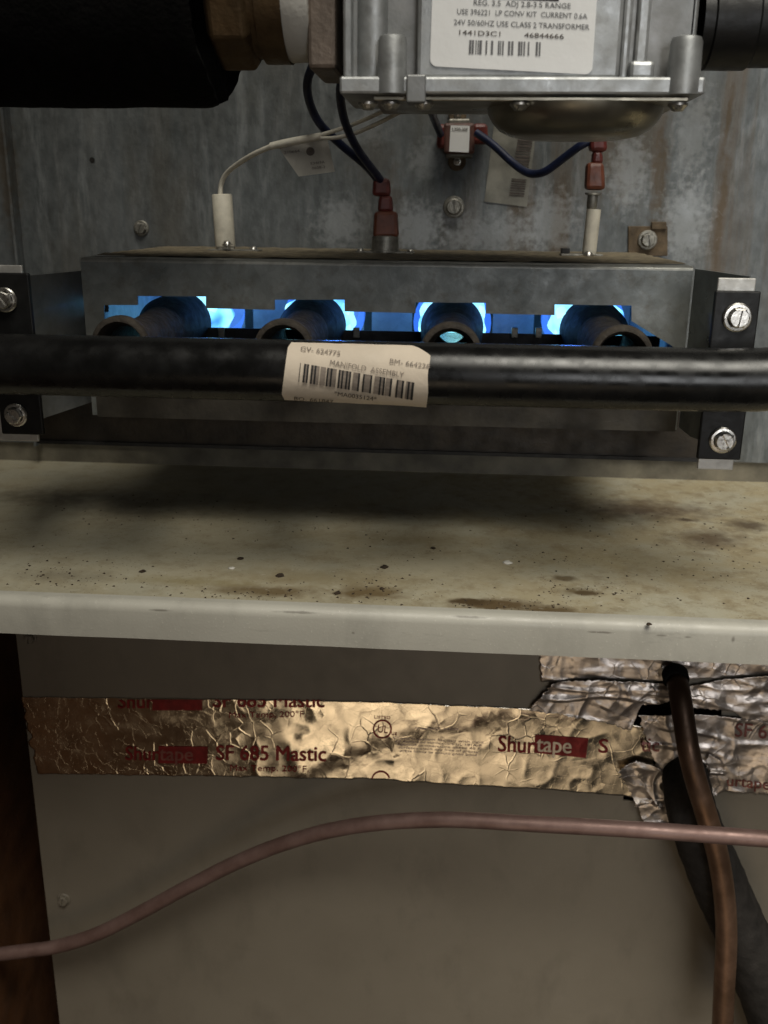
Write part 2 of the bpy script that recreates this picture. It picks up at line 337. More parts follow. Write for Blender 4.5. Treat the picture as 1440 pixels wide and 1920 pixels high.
MAT = dict(
    wall=wall_material(), shelf=shelf_material(),
    lip=paint('beige_paint', (.41,.395,.345), (.49,.475,.415), .42, .6, [(Vector((at(x, y, -.23).x, 0, at(x, y, -.23).z)), (rx*.0002, rz*.0002), 0.0) for x, y, rx, rz in ((1125,1186,36,3),(1240,1192,14,3),(1290,1195,12,3),(662,1187,5,4),(560,1150,60,3),(880,1160,40,2.5),(300,1145,30,3),(1375,1199,5,8))]),
    panel=paint('taupe_paint', (.20,.174,.136), (.235,.206,.163), .5, .12),
    box=galv('box_galvanised', (.125,.137,.134), (.26,.275,.268), .4, .48, .6),
    leftarm=galv('dull_galvanised', (.16,.17,.17), (.28,.29,.29), .4, .40, .4),
    arm=galv('bracket_galvanised', (.20,.22,.22), (.36,.38,.38), .8, .33, .25),
    flange=simple('dark_flange', (.042,.037,.029), .6, .3, .5, 60, .0002), upstand=simple('grimy_upstand', (.15,.135,.10), .7, 0, .45, 50, .0003),  # flange near-black brown, upstand dirty tan
    tray=simple('dark_tray', (.030,.023,.016), .6, .2, .55, 70, .0003),  # near-black brown plate below the box
    edge=galv('worn_galvanised_edge', (.20,.205,.19), (.40,.40,.37), .5, .4, .5),
    dust=simple('dusty_rust', (.17,.14,.09), .85, 0, .5, 150, .0004),
    inner=galv('burner_inner', (.22,.22,.23), (.36,.36,.37), .2, .42, .3),
    black=simple('black_enamel', (.007,.007,.007), .26, 0, .4, 60, 0, .36),
    bracket=simple('black_bracket_paint', (.009,.009,.009), .45, 0, .3, 90, .0001, .3),
    rubber=simple('black_foam_rubber', (.0045,.0042,.004), .97, 0, .35, 200, .0008, .1, 500),
    foam=simple('dark_foam', (.028,.025,.023), .8, 0, .35, 140, .0004, .3),
    zinc=simple('zinc_screw', (.62,.60,.56), .32, 1.0, .2, 300, .0001),
    oldzinc=simple('dull_screw', (.24,.23,.20), .5, .7, .35, 300, .0001),
    cast=galv('cast_aluminium', (.30,.31,.31), (.45,.46,.46), .7, .44, .35),
    castdark=galv('cast_recess', (.20,.205,.20), (.30,.30,.30), .6, .5, .2),
    dome=simple('regulator_plating', (.27,.25,.20), .36, .9, .18, 40, 0),
    brass=simple('tarnished_brass', (.105,.068,.034), .5, .6, .45, 60, .0003),
    bronze=simple('brown_flange', (.15,.118,.095), .5, .5, .3, 70, .0003),
    seal=simple('white_thread_seal', (.62,.60,.55), .6, 0, .12, 50, .0003),
    steel=simple('pale_steel_tab', (.52,.51,.48), .45, .5, .2, 120, .0001),
    burner=simple('burner_steel', (.042,.034,.026), .8, .2, .55, 160, .0008),
    soot=simple('sooty_burner_head', (.022,.021,.021), .7, .1, .4, 120, .0003),
    label=simple('label_paper', (.66,.57,.46), .62, 0, .09, 40, .00015, .3),
    label2=simple('white_label', (.80,.80,.79), .42, 0, .04, 30, .0001),
    faded=simple('faded_sticker', (.17,.165,.14), .6, 0, .5, 70, .0001),
    tagp=simple('grey_tag', (.30,.285,.25), .6, 0, .15, 120, .0001),
    ink=simple('grey_ink', (.075,.06,.05), .7, 0, .4, 300),
    inkpale=simple('pale_ink', (.24,.20,.165), .7, 0, .3, 300),
    ink2=simple('valve_ink', (.14,.14,.145), .7, 0, .3, 300),
    blackink=simple('black_ink', (.015,.015,.015), .6, 0, .2, 300),
    redink=simple('red_ink', (.22,.012,.014), .4, .35, .3, 200),
    redink2=simple('faint_red_ink', (.26,.10,.085), .42, .5, .3, 200),
    purple=simple('purple_print', (.30,.22,.25), .4, .7, .3, 300),
    ceramic=simple('ceramic', (.60,.56,.46), .6, 0, .15, 150, .0002),
    lead=simple('white_lead', (.56,.53,.45), .55, 0, .15, 200),
    blue=simple('blue_wire', (.008,.014,.045), .42, 0, .3, 200),
    red=simple('red_terminal_boot', (.115,.022,.017), .42, 0, .4, 150, .0001),
    orange=simple('amber_terminal_boot', (.125,.036,.017), .45, 0, .4, 150, .0001),
    switch=simple('brown_switch', (.10,.045,.035), .5, 0, .4, 150),
    rust=simple('rusty_plate', (.105,.075,.045), .8, .2, .5, 150, .0003),
    dark=simple('cavity_shade', (.012,.010,.008), .9, 0, .3, 60),  # near-black colour standing in for shade inside the hole and panel opening
    wood=simple('brown_wood', (.13,.055,.022), .6, 0, .35, 40, .0002),
    foil=foil('foil_tape', (.78,.70,.57), .13, ((40,4.5),(130,1.5),(380,.18)), .2, .22, .06, .38), foil2=foil('crumpled_foil', (.68,.61,.56), .38, ((60,10),(170,5),(420,1.0)), .28, .3, .3, 1.2),
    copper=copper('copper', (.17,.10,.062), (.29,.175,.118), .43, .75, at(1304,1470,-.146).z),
    pink=copper('pink_copper', (.20,.122,.104), (.29,.192,.17), .48, .45),
    crumb=simple('rust_crumb', (.035,.022,.012), .9, 0, .4, 300, .0003), chip=simple('white_chip', (.7,.68,.62), .8, 0, .1, 300),
    flame=emit('flame_cyan', (.21,.72,1.0), 1.9),
)
def flame_sheath():
    m = bpy.data.materials.new('flame_blue'); m.use_nodes = True; nt = m.node_tree; nt.nodes.clear()
    e = nt.nodes.new('ShaderNodeEmission'); e.inputs[0].default_value = (.045,.20,1.0,1); e.inputs[1].default_value = 1.8
    t = nt.nodes.new('ShaderNodeBsdfTransparent'); a = nt.nodes.new('ShaderNodeMixShader'); a.inputs[0].default_value = .3
    o = nt.nodes.new('ShaderNodeOutputMaterial'); nt.links.new(t.outputs[0], a.inputs[1]); nt.links.new(e.outputs[0], a.inputs[2]); nt.links.new(a.outputs[0], o.inputs[0])
    return m
MAT['sheath'] = flame_sheath()
def flame_core():
    m = M('flame_core'); nt = m.nt; nt.nodes.remove(m.b)
    f = m.noise(75, 2, (1,.22,1), .5)
    e = m.node('ShaderNodeEmission'); m.put(e.inputs[0], m.ramp(f, [(.30, (.04,.25,1.0)), (.44, (.18,.66,1.0)), (.58, (.36,.92,1.0))])); m.put(e.inputs[1], m.ramp(f, [(.36, .9), (.62, 1.0)]))
    x = m.node('ShaderNodeMath'); x.operation = 'MULTIPLY'; m.put(x.inputs[0], m.ramp(f, [(.30, .5), (.5, 1.0)])); x.inputs[1].default_value = 2.0; m.put(e.inputs[1], x.outputs[0])
    nt.links.new(e.outputs[0], nt.nodes['Material Output'].inputs[0]); return m.m
MAT['flame'] = flame_core()

# ------------------------------------------------------------------ key planes
YW = 0.0                                   # back wall
YBOX = -0.145                              # burner box front
YPIPE = -0.212                             # manifold axis
YBR = -0.192                               # black bracket faces
YPAN = -0.110                              # lower panel
YLIP = atz(720, 1150, 0).y                 # shelf front
XL, XR = -0.30, 0.42
ZTOP = at(720, 491, YBOX).z                # burner box top
def pxs(p): return (Vector(p)-CAM).dot(Fw)/FPX       # metres per photo pixel at p

# ------------------------------------------------------------------ setting
ZW = at(720, 848, YW).z
o = MB().box((XL, YW, ZW), (XR, YW+.0015, .42)).build('back_wall', MAT['wall'])
tag(o, 'stained galvanised steel back wall of the burner compartment', 'wall', kind='structure')
h = at(173, 300, YW); MB().lathe(h+Vector((0,-.0003,0)), (0,1,0), [(0,.0001),(0,.0016),(.0001,.0016)], 20).build('hole_dark_disc', MAT['dark'], o)  # flat dark disc on the wall, the hole's shade put into its colour
xs = at(33, 350, YW).x
o = MB().box((xs-.0015, -.010, ZW), (xs, YW-.0005, .42)).build('side_wall', MAT['wall'])
tag(o, 'galvanised side wall meeting the back wall at the seam', 'wall', kind='structure')
o = MB().box((-.30, -1.0, -.75), (-.280, .30, -.03)).build('closet_wall', MAT['wood'])
tag(o, 'dark brown closet wall beside the lower panel', 'wall', kind='structure')

# shelf
sh = thing('metal_shelf', 'beige painted metal shelf with brown grime and rolled front lip', 'shelf', (0, YLIP, 0))
MB().box((-.32, YLIP+.0045, -.0012), (XR, .002, 0)).build('deck', MAT['shelf'], sh)
prof = []
for k in range(9):
    a = math.pi/2*k/8; prof.append((YLIP+.0045-.0045*math.sin(a), -.0040+.0045*math.cos(a)))
ZLB = -0.0165
prof += [(YLIP, -.010), (YLIP+.0004, ZLB), (YLIP+.004, ZLB-.0004), (YLIP+.012, ZLB), (YLIP+.012, ZLB+.001), (YLIP+.004, ZLB+.001), (YLIP+.0015, -.010), (YLIP+.0045, -.0030)]
prof = [(YLIP+.0075, .0005)]+prof
mb = MB(); n = len(prof); NX = 60
for i in range(NX+1):
    x = -.32+(XR+.32)*i/NX; dz = .0003*fbm(x, 3, 0, 14)
    for (y, z) in prof: mb.v.append(Vector((x, y, z+dz*(1 if z < -.001 else .3))))
for i in range(NX):
    for k in range(n): mb.f.append((i*n+k, i*n+(k+1)%n, (i+1)*n+(k+1)%n, (i+1)*n+k))
mb.build('front_lip', MAT['lip'], sh, smooth=50)
MB().box((-.32, .0022, 0), (XR, .0036, ZW+.004)).build('rear_upstand', MAT['upstand'], sh)

# lower panel with a cut-out for the refrigerant lines
XPL = at(30, 1190, YPAN).x
hx0, hx1, hz0, hz1 = at(1178, 1400, YPAN).x, at(1345, 1400, YPAN).x, at(1250, 1505, YPAN).z, at(1250, 1300, YPAN).z
mb = MB(); t = .0012; ZB = -.62; ZT = -.004
mb.box((XPL, YPAN, ZB), (hx0, YPAN+t, ZT)); mb.box((hx1, YPAN, ZB), (XR, YPAN+t, ZT))
mb.box((hx0, YPAN, ZB), (hx1, YPAN+t, hz0)); mb.box((hx0, YPAN, hz1), (hx1, YPAN+t, ZT))
mb.box((XPL, YPAN+t, ZB), (XPL+.0012, YPAN+.30, ZT))
pn = thing('access_panel', 'flat taupe painted steel panel below the shelf', 'panel', (0.05, YPAN, ZB))
mb.build('sheet', MAT['panel'], pn)
mb = MB(); mb.box((hx0-.02, YPAN+.03, hz0-.02), (hx1+.02, YPAN+.032, hz1+.02)); mb.build('opening_backing', MAT['dark'], pn)  # near-black sheet, the opening's inner shade put into its colour

def hex_screw(mb, c, r, rot=0.3, up=(0,-1,0), hexa=True):
    c = Vector(c); ax = Vector(up)
    mb.lathe(c, ax, [(0, r), (r*.10, r*1.0), (r*.20, r*.9), (r*.22, r*.72)], 28)
    u = ax.orthogonal().normalized(); b = ax.cross(u)
    seg = 6 if hexa else 24
    ring = lambda d, rr: [c+ax*d+u*math.cos(rot+2*math.pi*k/seg)*rr+b*math.sin(rot+2*math.pi*k/seg)*rr for k in range(seg)]
    r0, r1, r2 = ring(r*.15, r*.76), ring(r*.62, r*.74), ring(r*.72, r*.62)
    n0 = len(mb.v); mb.v += r0+r1+r2
    for q in (0, 1):
        for k in range(seg): mb.f.append((n0+q*seg+k, n0+q*seg+(k+1)%seg, n0+(q+1)*seg+(k+1)%seg, n0+(q+1)*seg+k))
    # slotted top: two half discs with a recessed slot between
    w = r*.10; dvec = u*math.cos(rot+.4)+b*math.sin(rot+.4); pv = ax.cross(dvec)
    top = r*.72; half = []
    for sgn in (1, -1):
        pts = [c+ax*top+dvec*(r*.60*math.cos(a))+pv*sgn*(max(w, r*.60*math.sin(a))) for a in [math.pi*i/10 for i in range(11)]]
        n0 = len(mb.v); mb.v += pts; mb.f.append(tuple(range(n0, n0+11)))
        e0, e1 = pts[0], pts[-1]
        n0 = len(mb.v); mb.v += [e0, e1, e1-ax*r*.2, e0-ax*r*.2]; mb.f.append((n0, n0+1, n0+2, n0+3))
    q = [c+ax*(top-r*.2)+dvec*(r*.62*s1)+pv*(w*s2) for s1, s2 in ((-1,-1),(1,-1),(1,1),(-1,1))]
    n0 = len(mb.v); mb.v += q; mb.f.append((n0, n0+1, n0+2, n0+3))
    return mb
for (x, y, lab) in [(57,1196,'small painted screw in the upper left corner of the lower panel'),(120,1686,'small painted screw low on the left edge of the lower panel')]:
    c = at(x, y, YPAN); hex_screw(MB(), c, 13*pxs(c), .2).build('panel_screw', MAT['panel'], pn, smooth=35)

# ------------------------------------------------------------------ burner box
XB0 = at(150, 483, YBOX).x; XB1 = at(1300, 503, YBOX).x; ZBB = at(720, 792, YBOX).z
bx = thing('burner_box', 'grey galvanised sheet metal burner box with stepped burner openings', 'burner box', ((XB0+XB1)/2, YBOX, ZBB))
op = [(195,572),(258,572),(258,555),(386,556),(386,578),(515,581),(515,562),(646,562),(646,584),(779,587),(779,567),(911,568),(911,588),(1040,591),(1040,571),(1184,573),(1184,602),(1262,650),(1262,690),(165,672),(165,640),(195,610)]
hole = [at(x, y, YBOX) for x, y in op]
outer = [Vector((XB0, YBOX, ZTOP-.002)), Vector((XB1, YBOX, ZTOP-.002)), Vector((XB1, YBOX, ZBB)), Vector((XB0, YBOX, ZBB))]
def plate_with_hole(outer, hole, d):
    bm = bmesh.new()
    for loop in (outer, hole):
        vs = [bm.verts.new(p) for p in loop]
        for i in range(len(vs)): bm.edges.new((vs[i], vs[(i+1) % len(vs)]))
    bmesh.ops.triangle_fill(bm, edges=bm.edges[:], use_beauty=True)
    r = bmesh.ops.extrude_face_region(bm, geom=bm.faces[:])
    bmesh.ops.translate(bm, vec=d, verts=[v for v in r['geom'] if isinstance(v, bmesh.types.BMVert)])
    bmesh.ops.recalc_face_normals(bm, faces=bm.faces); me = bpy.data.meshes.new('p'); bm.to_mesh(me); bm.free(); return me
me = plate_with_hole(outer, hole, Vector((0, .0012, 0))); me.materials.append(MAT['box']); link('front_panel', me, bx)
# rounded bend + top sheet
mb = MB(); prof = [(YBOX, ZTOP-.002)]+[(YBOX+.002-.002*math.cos(a), ZTOP-.002+.002*math.sin(a)) for a in [math.pi/2*k/5 for k in range(1, 6)]]
prof += [(YBOX+.02, ZTOP), (YBOX+.02, ZTOP-.0012), (YBOX+.002, ZTOP-.0012), (YBOX+.0012, ZTOP-.002)]
n = len(prof)
for i in range(41):
    x = XB0+(XB1-XB0)*i/40
    for (y, z) in prof: mb.v.append(Vector((x, y, z+.00015*fbm(x, 1, 0, 30))))
for i in range(40):
    for k in range(n): mb.f.append((i*n+k, i*n+(k+1) % n, (i+1)*n+(k+1) % n, (i+1)*n+k))
mb.f.append(tuple(range(n))); mb.f.append(tuple(40*n+k for k in range(n)))
mb.build('front_bend', MAT['edge'], bx, smooth=50)
mb = MB(); nx, ny = 90, 20
for j in range(ny+1):
    for i in range(nx+1):
        x = XB0+(XB1-XB0)*i/nx; y = YBOX+.014+(-.0008-YBOX-.014)*j/ny
        mb.v.append(Vector((x, y, ZTOP+.0004+.0005*fbm(x, y, 0, 120)+.0003*min(1, j/3))))
for j in range(ny):
    for i in range(nx): a = j*(nx+1)+i; mb.f.append((a, a+1, a+nx+2, a+nx+1))
mb.build('dusty_top', MAT['dust'], bx, smooth=180)
zs_ = at(90, 590, -.15).z; ls_ = .5; zsl = zs_+.002      # unseen slot added in the left side to throw blue light on the arm
MB().box((XB0, YBOX+.0013, ZBB), (XB0+.0012, YW-.0005, zsl-.0035)).box((XB0, YBOX+.0013, zsl+.0035), (XB0+.0012, YW-.0005, ZTOP-.0036)).box((XB0, YBOX+.0013, zsl-.0035), (XB0+.0012, -.136, zsl+.0035)).box((XB0, -.115, zsl-.0035), (XB0+.0012, YW-.0005, zsl+.0035)).build('side_panel', MAT['box'], bx)
MB().box((XB1-.0012, YBOX+.0013, ZBB), (XB1, YW-.0005, ZTOP-.0036)).build('side_panel', MAT['box'], bx)
MB().box((XB0+.0002, YBOX+.0016, ZTOP-.0034), (XB1-.0002, YW-.0046, ZTOP-.0018)).build('top_sheet', MAT['box'], bx)
MB().box((XB0+.0015, YW-.004, ZBB), (XB1-.0015, YW-.0025, ZTOP-.0015)).build('back_plate', MAT['inner'], bx)
MB().box((XB0, YBOX+.0013, ZBB), (XB1, YW-.0045, ZBB+.0012)).build('bottom_sheet', MAT['box'], bx)
ZL2 = at(720, 765, YBOX).z
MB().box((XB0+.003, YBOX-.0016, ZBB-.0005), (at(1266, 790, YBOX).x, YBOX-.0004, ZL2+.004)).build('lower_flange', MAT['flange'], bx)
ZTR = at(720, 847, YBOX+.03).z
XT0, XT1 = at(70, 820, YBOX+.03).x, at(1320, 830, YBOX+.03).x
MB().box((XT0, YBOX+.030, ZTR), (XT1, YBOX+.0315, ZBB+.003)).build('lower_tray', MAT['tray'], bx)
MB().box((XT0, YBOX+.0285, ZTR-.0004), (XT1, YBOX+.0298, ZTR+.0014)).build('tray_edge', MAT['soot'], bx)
# rail that carries the burners, inside the box
zr = at(845, 622, -.105).z
MB().box((XB0+.004, -.108, ZBB+.002), (XB1-.004, -.1065, zr)).build('burner_rail', MAT['soot'], bx)
for (x, wd) in [(415,10),(668,12),(965,12),(1010,8)]:
    c = at(x, 622, -.110); MB().box((c.x-.0016, -.1105, c.z-.003), (c.x+.0016, -.1082, c.z+.002)).build('rail_clip', MAT['oldzinc'], bx, bevel=.0003)

XC_, SP_ = at(845, 662, -.196).x, (at(1163, 668, -.196).x-at(530, 655, -.196).x)/2
for k in range(3):
    for sg in (-1, 1):
        x = XC_-1.5*SP_+SP_*k+sg*SP_*.20
        MB().box((x-.0022, -.034, ZBB+.002), (x+.0022, -.0305, ZTOP-.0036)).build('shade_post', MAT['soot'], bx)  # dark bars added to imitate the shading at the plate ends between burners
# ------------------------------------------------------------------ burners with flames
YRIM, YHEAD = -0.196, -0.112
rc = at(845, 662, YRIM); s_ = pxs(rc)
SP = (at(1163, 668, YRIM).x - at(530, 655, YRIM).x)/2
zb = rc.z; r_rim = 62*s_
first = None
blabels = ['rusty burner tube with dark mouth, leftmost of the four','rusty burner tube just left of the manifold label, second from left','rusty burner tube with cyan flame seen through its mouth','rusty burner tube with wide mouth, rightmost of the four']
def make_burner(x):
    b = thing('gas_burner', blabels[0], 'burner', (x, YRIM, zb), 'burners inside the burner box')
    c = (x, YRIM, zb); ax = (0, 1, 0); R = r_rim; L = YHEAD-YRIM
    MB().lathe(c, ax, [(.0,R*.93),(-.0016,R*.86),(-.0016,R*.76),(.002,R*.66),(.009,R*.58),(.011,R*.62),(.006,R*.80),(.003,R*.93)], 40, close=True).build('mouth_rim', MAT['burner'], b, smooth=60)
    MB().lathe(c, ax, [(.009,R*.56),(.02,R*.54),(L*.5,R*.62),(L*.75,R*.78),(L*.75,R*.84),(L*.5,R*.72),(.02,R*.62),(.010,R*.64)], 36, close=True).build('venturi_tube', MAT['burner'], b, smooth=60)
    MB().lathe(c, ax, [(L*.70,R*.80),(L*.82,R*1.08),(L+.010,R*1.16),(L+.010,R*1.10),(L*.86,R*1.02),(L*.72,R*.74)], 40, close=True).build('burner_head', MAT['soot'], b, smooth=60)
    f0 = L+.004
    fl = MB(); pr = [(f0,.0001),(f0,R*.5),(f0+.004,R*1.02),(f0+.014,R*1.24),(f0+.045,R*1.26),(f0+.075,R*.9),(f0+.090,R*.2)]
    fl.lathe(c, ax, pr, 60)
    for i, v in enumerate(fl.v):
        a = 2*math.pi*(i % 60)/60; q = i//60
        if 1 < q < 6: k = 1+.07*math.sin(a*9)+.05*math.sin(a*5+q); v.x = x+(v.x-x)*k; v.z = zb+(v.z-zb)*k
    ob = fl.build('flame', MAT['flame'], b, smooth=180)
    sh2 = MB(); sh2.lathe(c, ax, [(f0+.007,R*1.14),(f0+.03,R*1.5),(f0+.07,R*1.45),(f0+.098,R*1.0)], 36)
    sh2.build('flame_sheath', MAT['sheath'], ob, smooth=180)
    pl = bpy.data.lights.new('flame_light', 'POINT'); pl.energy = .05; pl.color = (.07,.24,1.0); pl.shadow_soft_size = .006
    po = bpy.data.objects.new('flame_light', pl); COL.objects.link(po); po.parent = b; po.location = (0, L+.085, R*1.75); ORG[po] = Vector(c)
    return b
xc = rc.x
b0 = make_burner(xc-2*SP)
for k in (1, 2, 3):
    c = copy_tree(b0, (SP*k, 0, 0)); c['label'] = blabels[k]

# ------------------------------------------------------------------ manifold
pt, pb = at(720, 640, YPIPE), at(720, 757, YPIPE)
dist = math.hypot(YPIPE-CAM.y, .0)
a0 = math.atan2(CAM.z-pt.z, YPIPE-CAM.y); a1 = math.atan2(CAM.z-pb.z, YPIPE-CAM.y); am, ha = (a0+a1)/2, (a1-a0)/2
ZP = CAM.z-(YPIPE-CAM.y)*math.tan(am); RP = (YPIPE-CAM.y)/math.cos(am)*math.sin(ha)
mf = thing('manifold_pipe', 'glossy black gas manifold pipe running across in front of the burners', 'pipe', (0.05, YPIPE, ZP))
xe = at(1440, 700, YPIPE).x
MB().tube([(-.30,YPIPE,ZP),(-.1,YPIPE,ZP),(.05,YPIPE,ZP),(xe-.03,YPIPE,ZP),(xe-.012,YPIPE,ZP+.0002),(xe+.004,YPIPE-.001,ZP+.0016),(xe+.02,YPIPE-.004,ZP+.008),(xe+.03,YPIPE-.006,ZP+.022)], RP, 40, 8).build('tube', MAT['black'], mf, smooth=60)
for k in range(4):
    x = xc-2*SP+SP*k
    MB().lathe((x, YPIPE+RP*.9, ZP+.002), (0,1,(zb-ZP)/.02*.6), [(0,.0042),(.005,.0042),(.005,.0032),(.012,.0026),(.012,.0008)], 12).build('orifice', MAT['brass'], mf, smooth=40)
def bracket(xa, xb, yt, yb, xref, scr):
    t0 = at(xa, yt, YBR); t1 = at(xb, yt, YBR); zb_ = at(xref, yb, YBR).z
    br = MB().box((t0.x, YBR, zb_), (t1.x, YBR+.0025, t0.z)).build('bracket', MAT['bracket'], mf, bevel=.0006)
    for (x, y, r, rot) in scr:
        c = at(x, y, YBR-.0004); hex_screw(MB(), c, r*pxs(c), rot).build('hex_screw', MAT['zinc'], br, smooth=35)
    return t0.x, t1.x, t0.z, zb_
RB = bracket(1342, 1428, 545, 862, 1350, [(1382,595,27,.25),(1355,825,25,.9)])
LB = bracket(-30, 52, 511, 815, 40, [(10,562,23,1.0),(30,778,22,1.3)])
# manifold label
def mlab(px, py, lift=.00035):
    p = at_cyl(px, py, YPIPE, ZP, RP); d = Vector((0, p.y-YPIPE, p.z-ZP)).normalized(); return p+d*lift
quad = [(541,643),(806,650),(800,761),(527,748)]
def bil(q, u, v):
    return tuple((q[0][i]*(1-u)+q[1][i]*u)*(1-v)+(q[3][i]*(1-u)+q[2][i]*u)*v for i in (0, 1))
mb = MB(); nu, nv = 60, 30
for j in range(nv+1):
    for i in range(nu+1):
        u, v = i/nu, j/nv; x, y = bil(quad, u, v)
        # rounded corners and folded upper right corner
        cu, cv = .035, .09
        if u < cu and v < cv: x += (cu-u)/cu*6*(1-v/cv)
        if u < cu and v > 1-cv: x += (cu-u)/cu*7*((v-1+cv)/cv)
        if u > .86: y += max(0, (u-.86)/.14)**1.6*18*(1-v)**2
        x += 1.2*math.sin(v*9+1)*u; 
        p = mlab(x, y, .0004+.00025*fbm(u*4, v*2, 1)+.0003*max(0, u-.9)*8); mb.v.append(p)
for j in range(nv):
    for i in range(nu): a = j*(nu+1)+i; mb.f.append((a, a+1, a+nu+2, a+nu+1))
lb = mb.build('label', MAT['label'], mf, smooth=180)
lab = lambda x, y: mlab(x, y, .00105)
mb = MB()
text_into(mb, 'GV- 624775', 564, 660, 638, 669, 8, lab, .004)
text_into(mb, 'BM- 664228', 731, 682, 806, 692, 8, lab, .004)
text_into(mb, 'MANIFOLD  ASSEMBLY', 619, 685, 757, 707, 9, lab, .004)
mb.build('printed_text', MAT['inkpale'], lb)
mb = MB()
text_into(mb, '*MA0035124*', 627, 738, 706, 748, 7, lab, .012)
text_into(mb, 'BO- 661847', 552, 746, 625, 752, 6, lab, .012)
mb.build('printed_number', MAT['ink'], lb)
mb = MB(); rnd = random.Random(3); x = 563
mg = MB()
def bar(m_, x0, x1):
    f = lambda x: (x-563)/(776-563)
    rows = 5; vs = []
    for j in range(rows+1):
        v = j/rows
        for xx in (x0, x1): vs.append(lab(xx-3.5*v+1.5, (682+f(xx)*34)*(1-v)+(714+f(xx)*32)*v))
    m_.add(vs, [(2*j, 2*j+1, 2*j+3, 2*j+2) for j in range(rows)])
for (a, b) in ((570,579),(583,599),(601,611),(613,631),(635,658),(662,675),(681,697),(702,721),(723,735),(743,757),(761,776)): bar(mg, a, b)
old = lab; lab = lambda x, y: mlab(x, y, .00125)
for (c_, w_) in ((563,1.2),(571.5,3.2),(577.5,3),(585.5,3),(591.5,3.2),(614.5,3),(621.5,3.2),(636.5,3.2),(642.5,3),(650.5,3),(656.5,3.2),(673,3),(682,3),(696,3.2),(713,3),(720,3.2),(733,3.2),(744.5,3),(755,3.6),(766,3.4),(773.5,4)): bar(mb, c_-w_/2, c_+w_/2)
lab = old
mg.build('barcode_smear', MAT['inkpale'], lb); mb.build('barcode', MAT['blackink'], lb)

# galvanised support brackets behind the black ones
sb = thing('support_bracket', 'galvanised angled support bracket at the right end of the burner box', 'bracket', (RB[0], YBR, RB[3]), 'brackets carrying the manifold')
A0 = Vector((XB1+.0006, YBOX-.001, 0)); A1 = Vector((at(1402, 520, -.185).x, -.1865, 0))
zt0, zt1 = at(1301, 504, YBOX).z, at(1400, 518, -.185).z; zlo = at(1310, 845, -.185).z
mb = MB().prism([(A0.x,A0.y,zt0),(A1.x,A1.y,zt1),(A1.x,A1.y,zlo),(A0.x+(A1.x-A0.x)*.25,A0.y+(A1.y-A0.y)*.25,zlo),(A0.x,A0.y,at(1268,800,YBOX).z)], (.001,.0012,0))
mb.build('arm', MAT['arm'], sb)
MB().box((at(1345,530,YBR+.004).x, YBR+.003, at(1340,880,YBR+.004).z), (at(1416,530,YBR+.004).x, YBR+.0045, at(1380,521,YBR+.004).z)).build('tab', MAT['steel'], sb, bevel=.0004)
sb = thing('support_bracket', 'galvanised angled support bracket at the left end of the burner box', 'bracket', (LB[1], YBR, LB[3]), 'brackets carrying the manifold')
B0 = Vector((XB0-.0006, -.105, 0)); B1 = Vector((at(-25, 530, -.185).x, -.1865, 0))
zt = at(100, 512, -.15).z
mb = MB().prism([(B0.x,B0.y,zt),(B1.x,B1.y,zt-.001),(B1.x,B1.y,zlo),(B0.x,B0.y,zlo+.004)], (-.001,.0012,0)); mb.build('arm', MAT['leftarm'], sb)
MB().box((at(-40,505,YBR+.004).x, YBR+.003, at(30,826,YBR+.004).z), (at(43,505,YBR+.004).x, YBR+.0045, at(30,497,YBR+.004).z)).build('tab', MAT['steel'], sb, bevel=.0004)

# ------------------------------------------------------------------ gas valve
YV = -0.215
gv = thing('gas_valve', 'silver cast aluminium gas valve with white label and domed underside', 'gas valve', at(980, 175, -.18))
P = lambda x, y, Y=YV: at(x, y, Y)
zf0, zf1 = P(980, 177, YV-.006).z, P(980, 143, YV-.006).z; zt = .36
xl, xr = P(642, 160).x, P(1316, 160).x
MB().box((xl-.0005, YV-.006, zf0), (xr, -.168, zf1)).build('base_flange', MAT['cast'], gv, bevel=.001)
MB().box((P(650,100).x, YV+.006, zf1-.0005), (P(1310,100).x, -.135, zt)).build('body', MAT['castdark'], gv, bevel=.001)
MB().box((P(782,80).x, YV-.001, zf1-.0003), (P(1165,80).x, YV+.010, zt)).build('label_block', MAT['cast'], gv, bevel=.0015)
MB().box((P(644,60).x, YV-.002, zf1-.0003), (P(660,60).x, YV+.03, zt)).build('left_edge_rib', MAT['cast'], gv, bevel=.001)
mb = MB().lathe((P(696,60).x, YV+.010, zf1-.0003), (0,0,1), [(0,.0070),(zt-zf1,.0070)], 28); mb.build('left_column', MAT['cast'], gv, smooth=60)
for (x, yt_, rr) in [(737,70,.0052),(1282,72,.0056)]:
    zz = P(x, yt_).z; c = P(x, 100)
    hb = zz-zf0; MB().lathe((c.x, YV-.0032, zf0+.0002), (0,0,1), [(0,.0001),(0,rr*1.05),(hb-.002,rr),(hb-.0005,rr*.9),(hb,rr*.6),(hb,.0001)], 28).build('screw_boss', MAT['cast'], gv, smooth=50)
for (x0, x1, d) in [(1168,1186,.002),(1196,1222,.004),(1232,1252,.0065),(1296,1312,.006)]:
    MB().box((P(x0,60).x, YV+d, zf1-.0003), (P(x1,60).x, YV+.02, zt)).build('rib', MAT['cast'], gv, bevel=.0012)
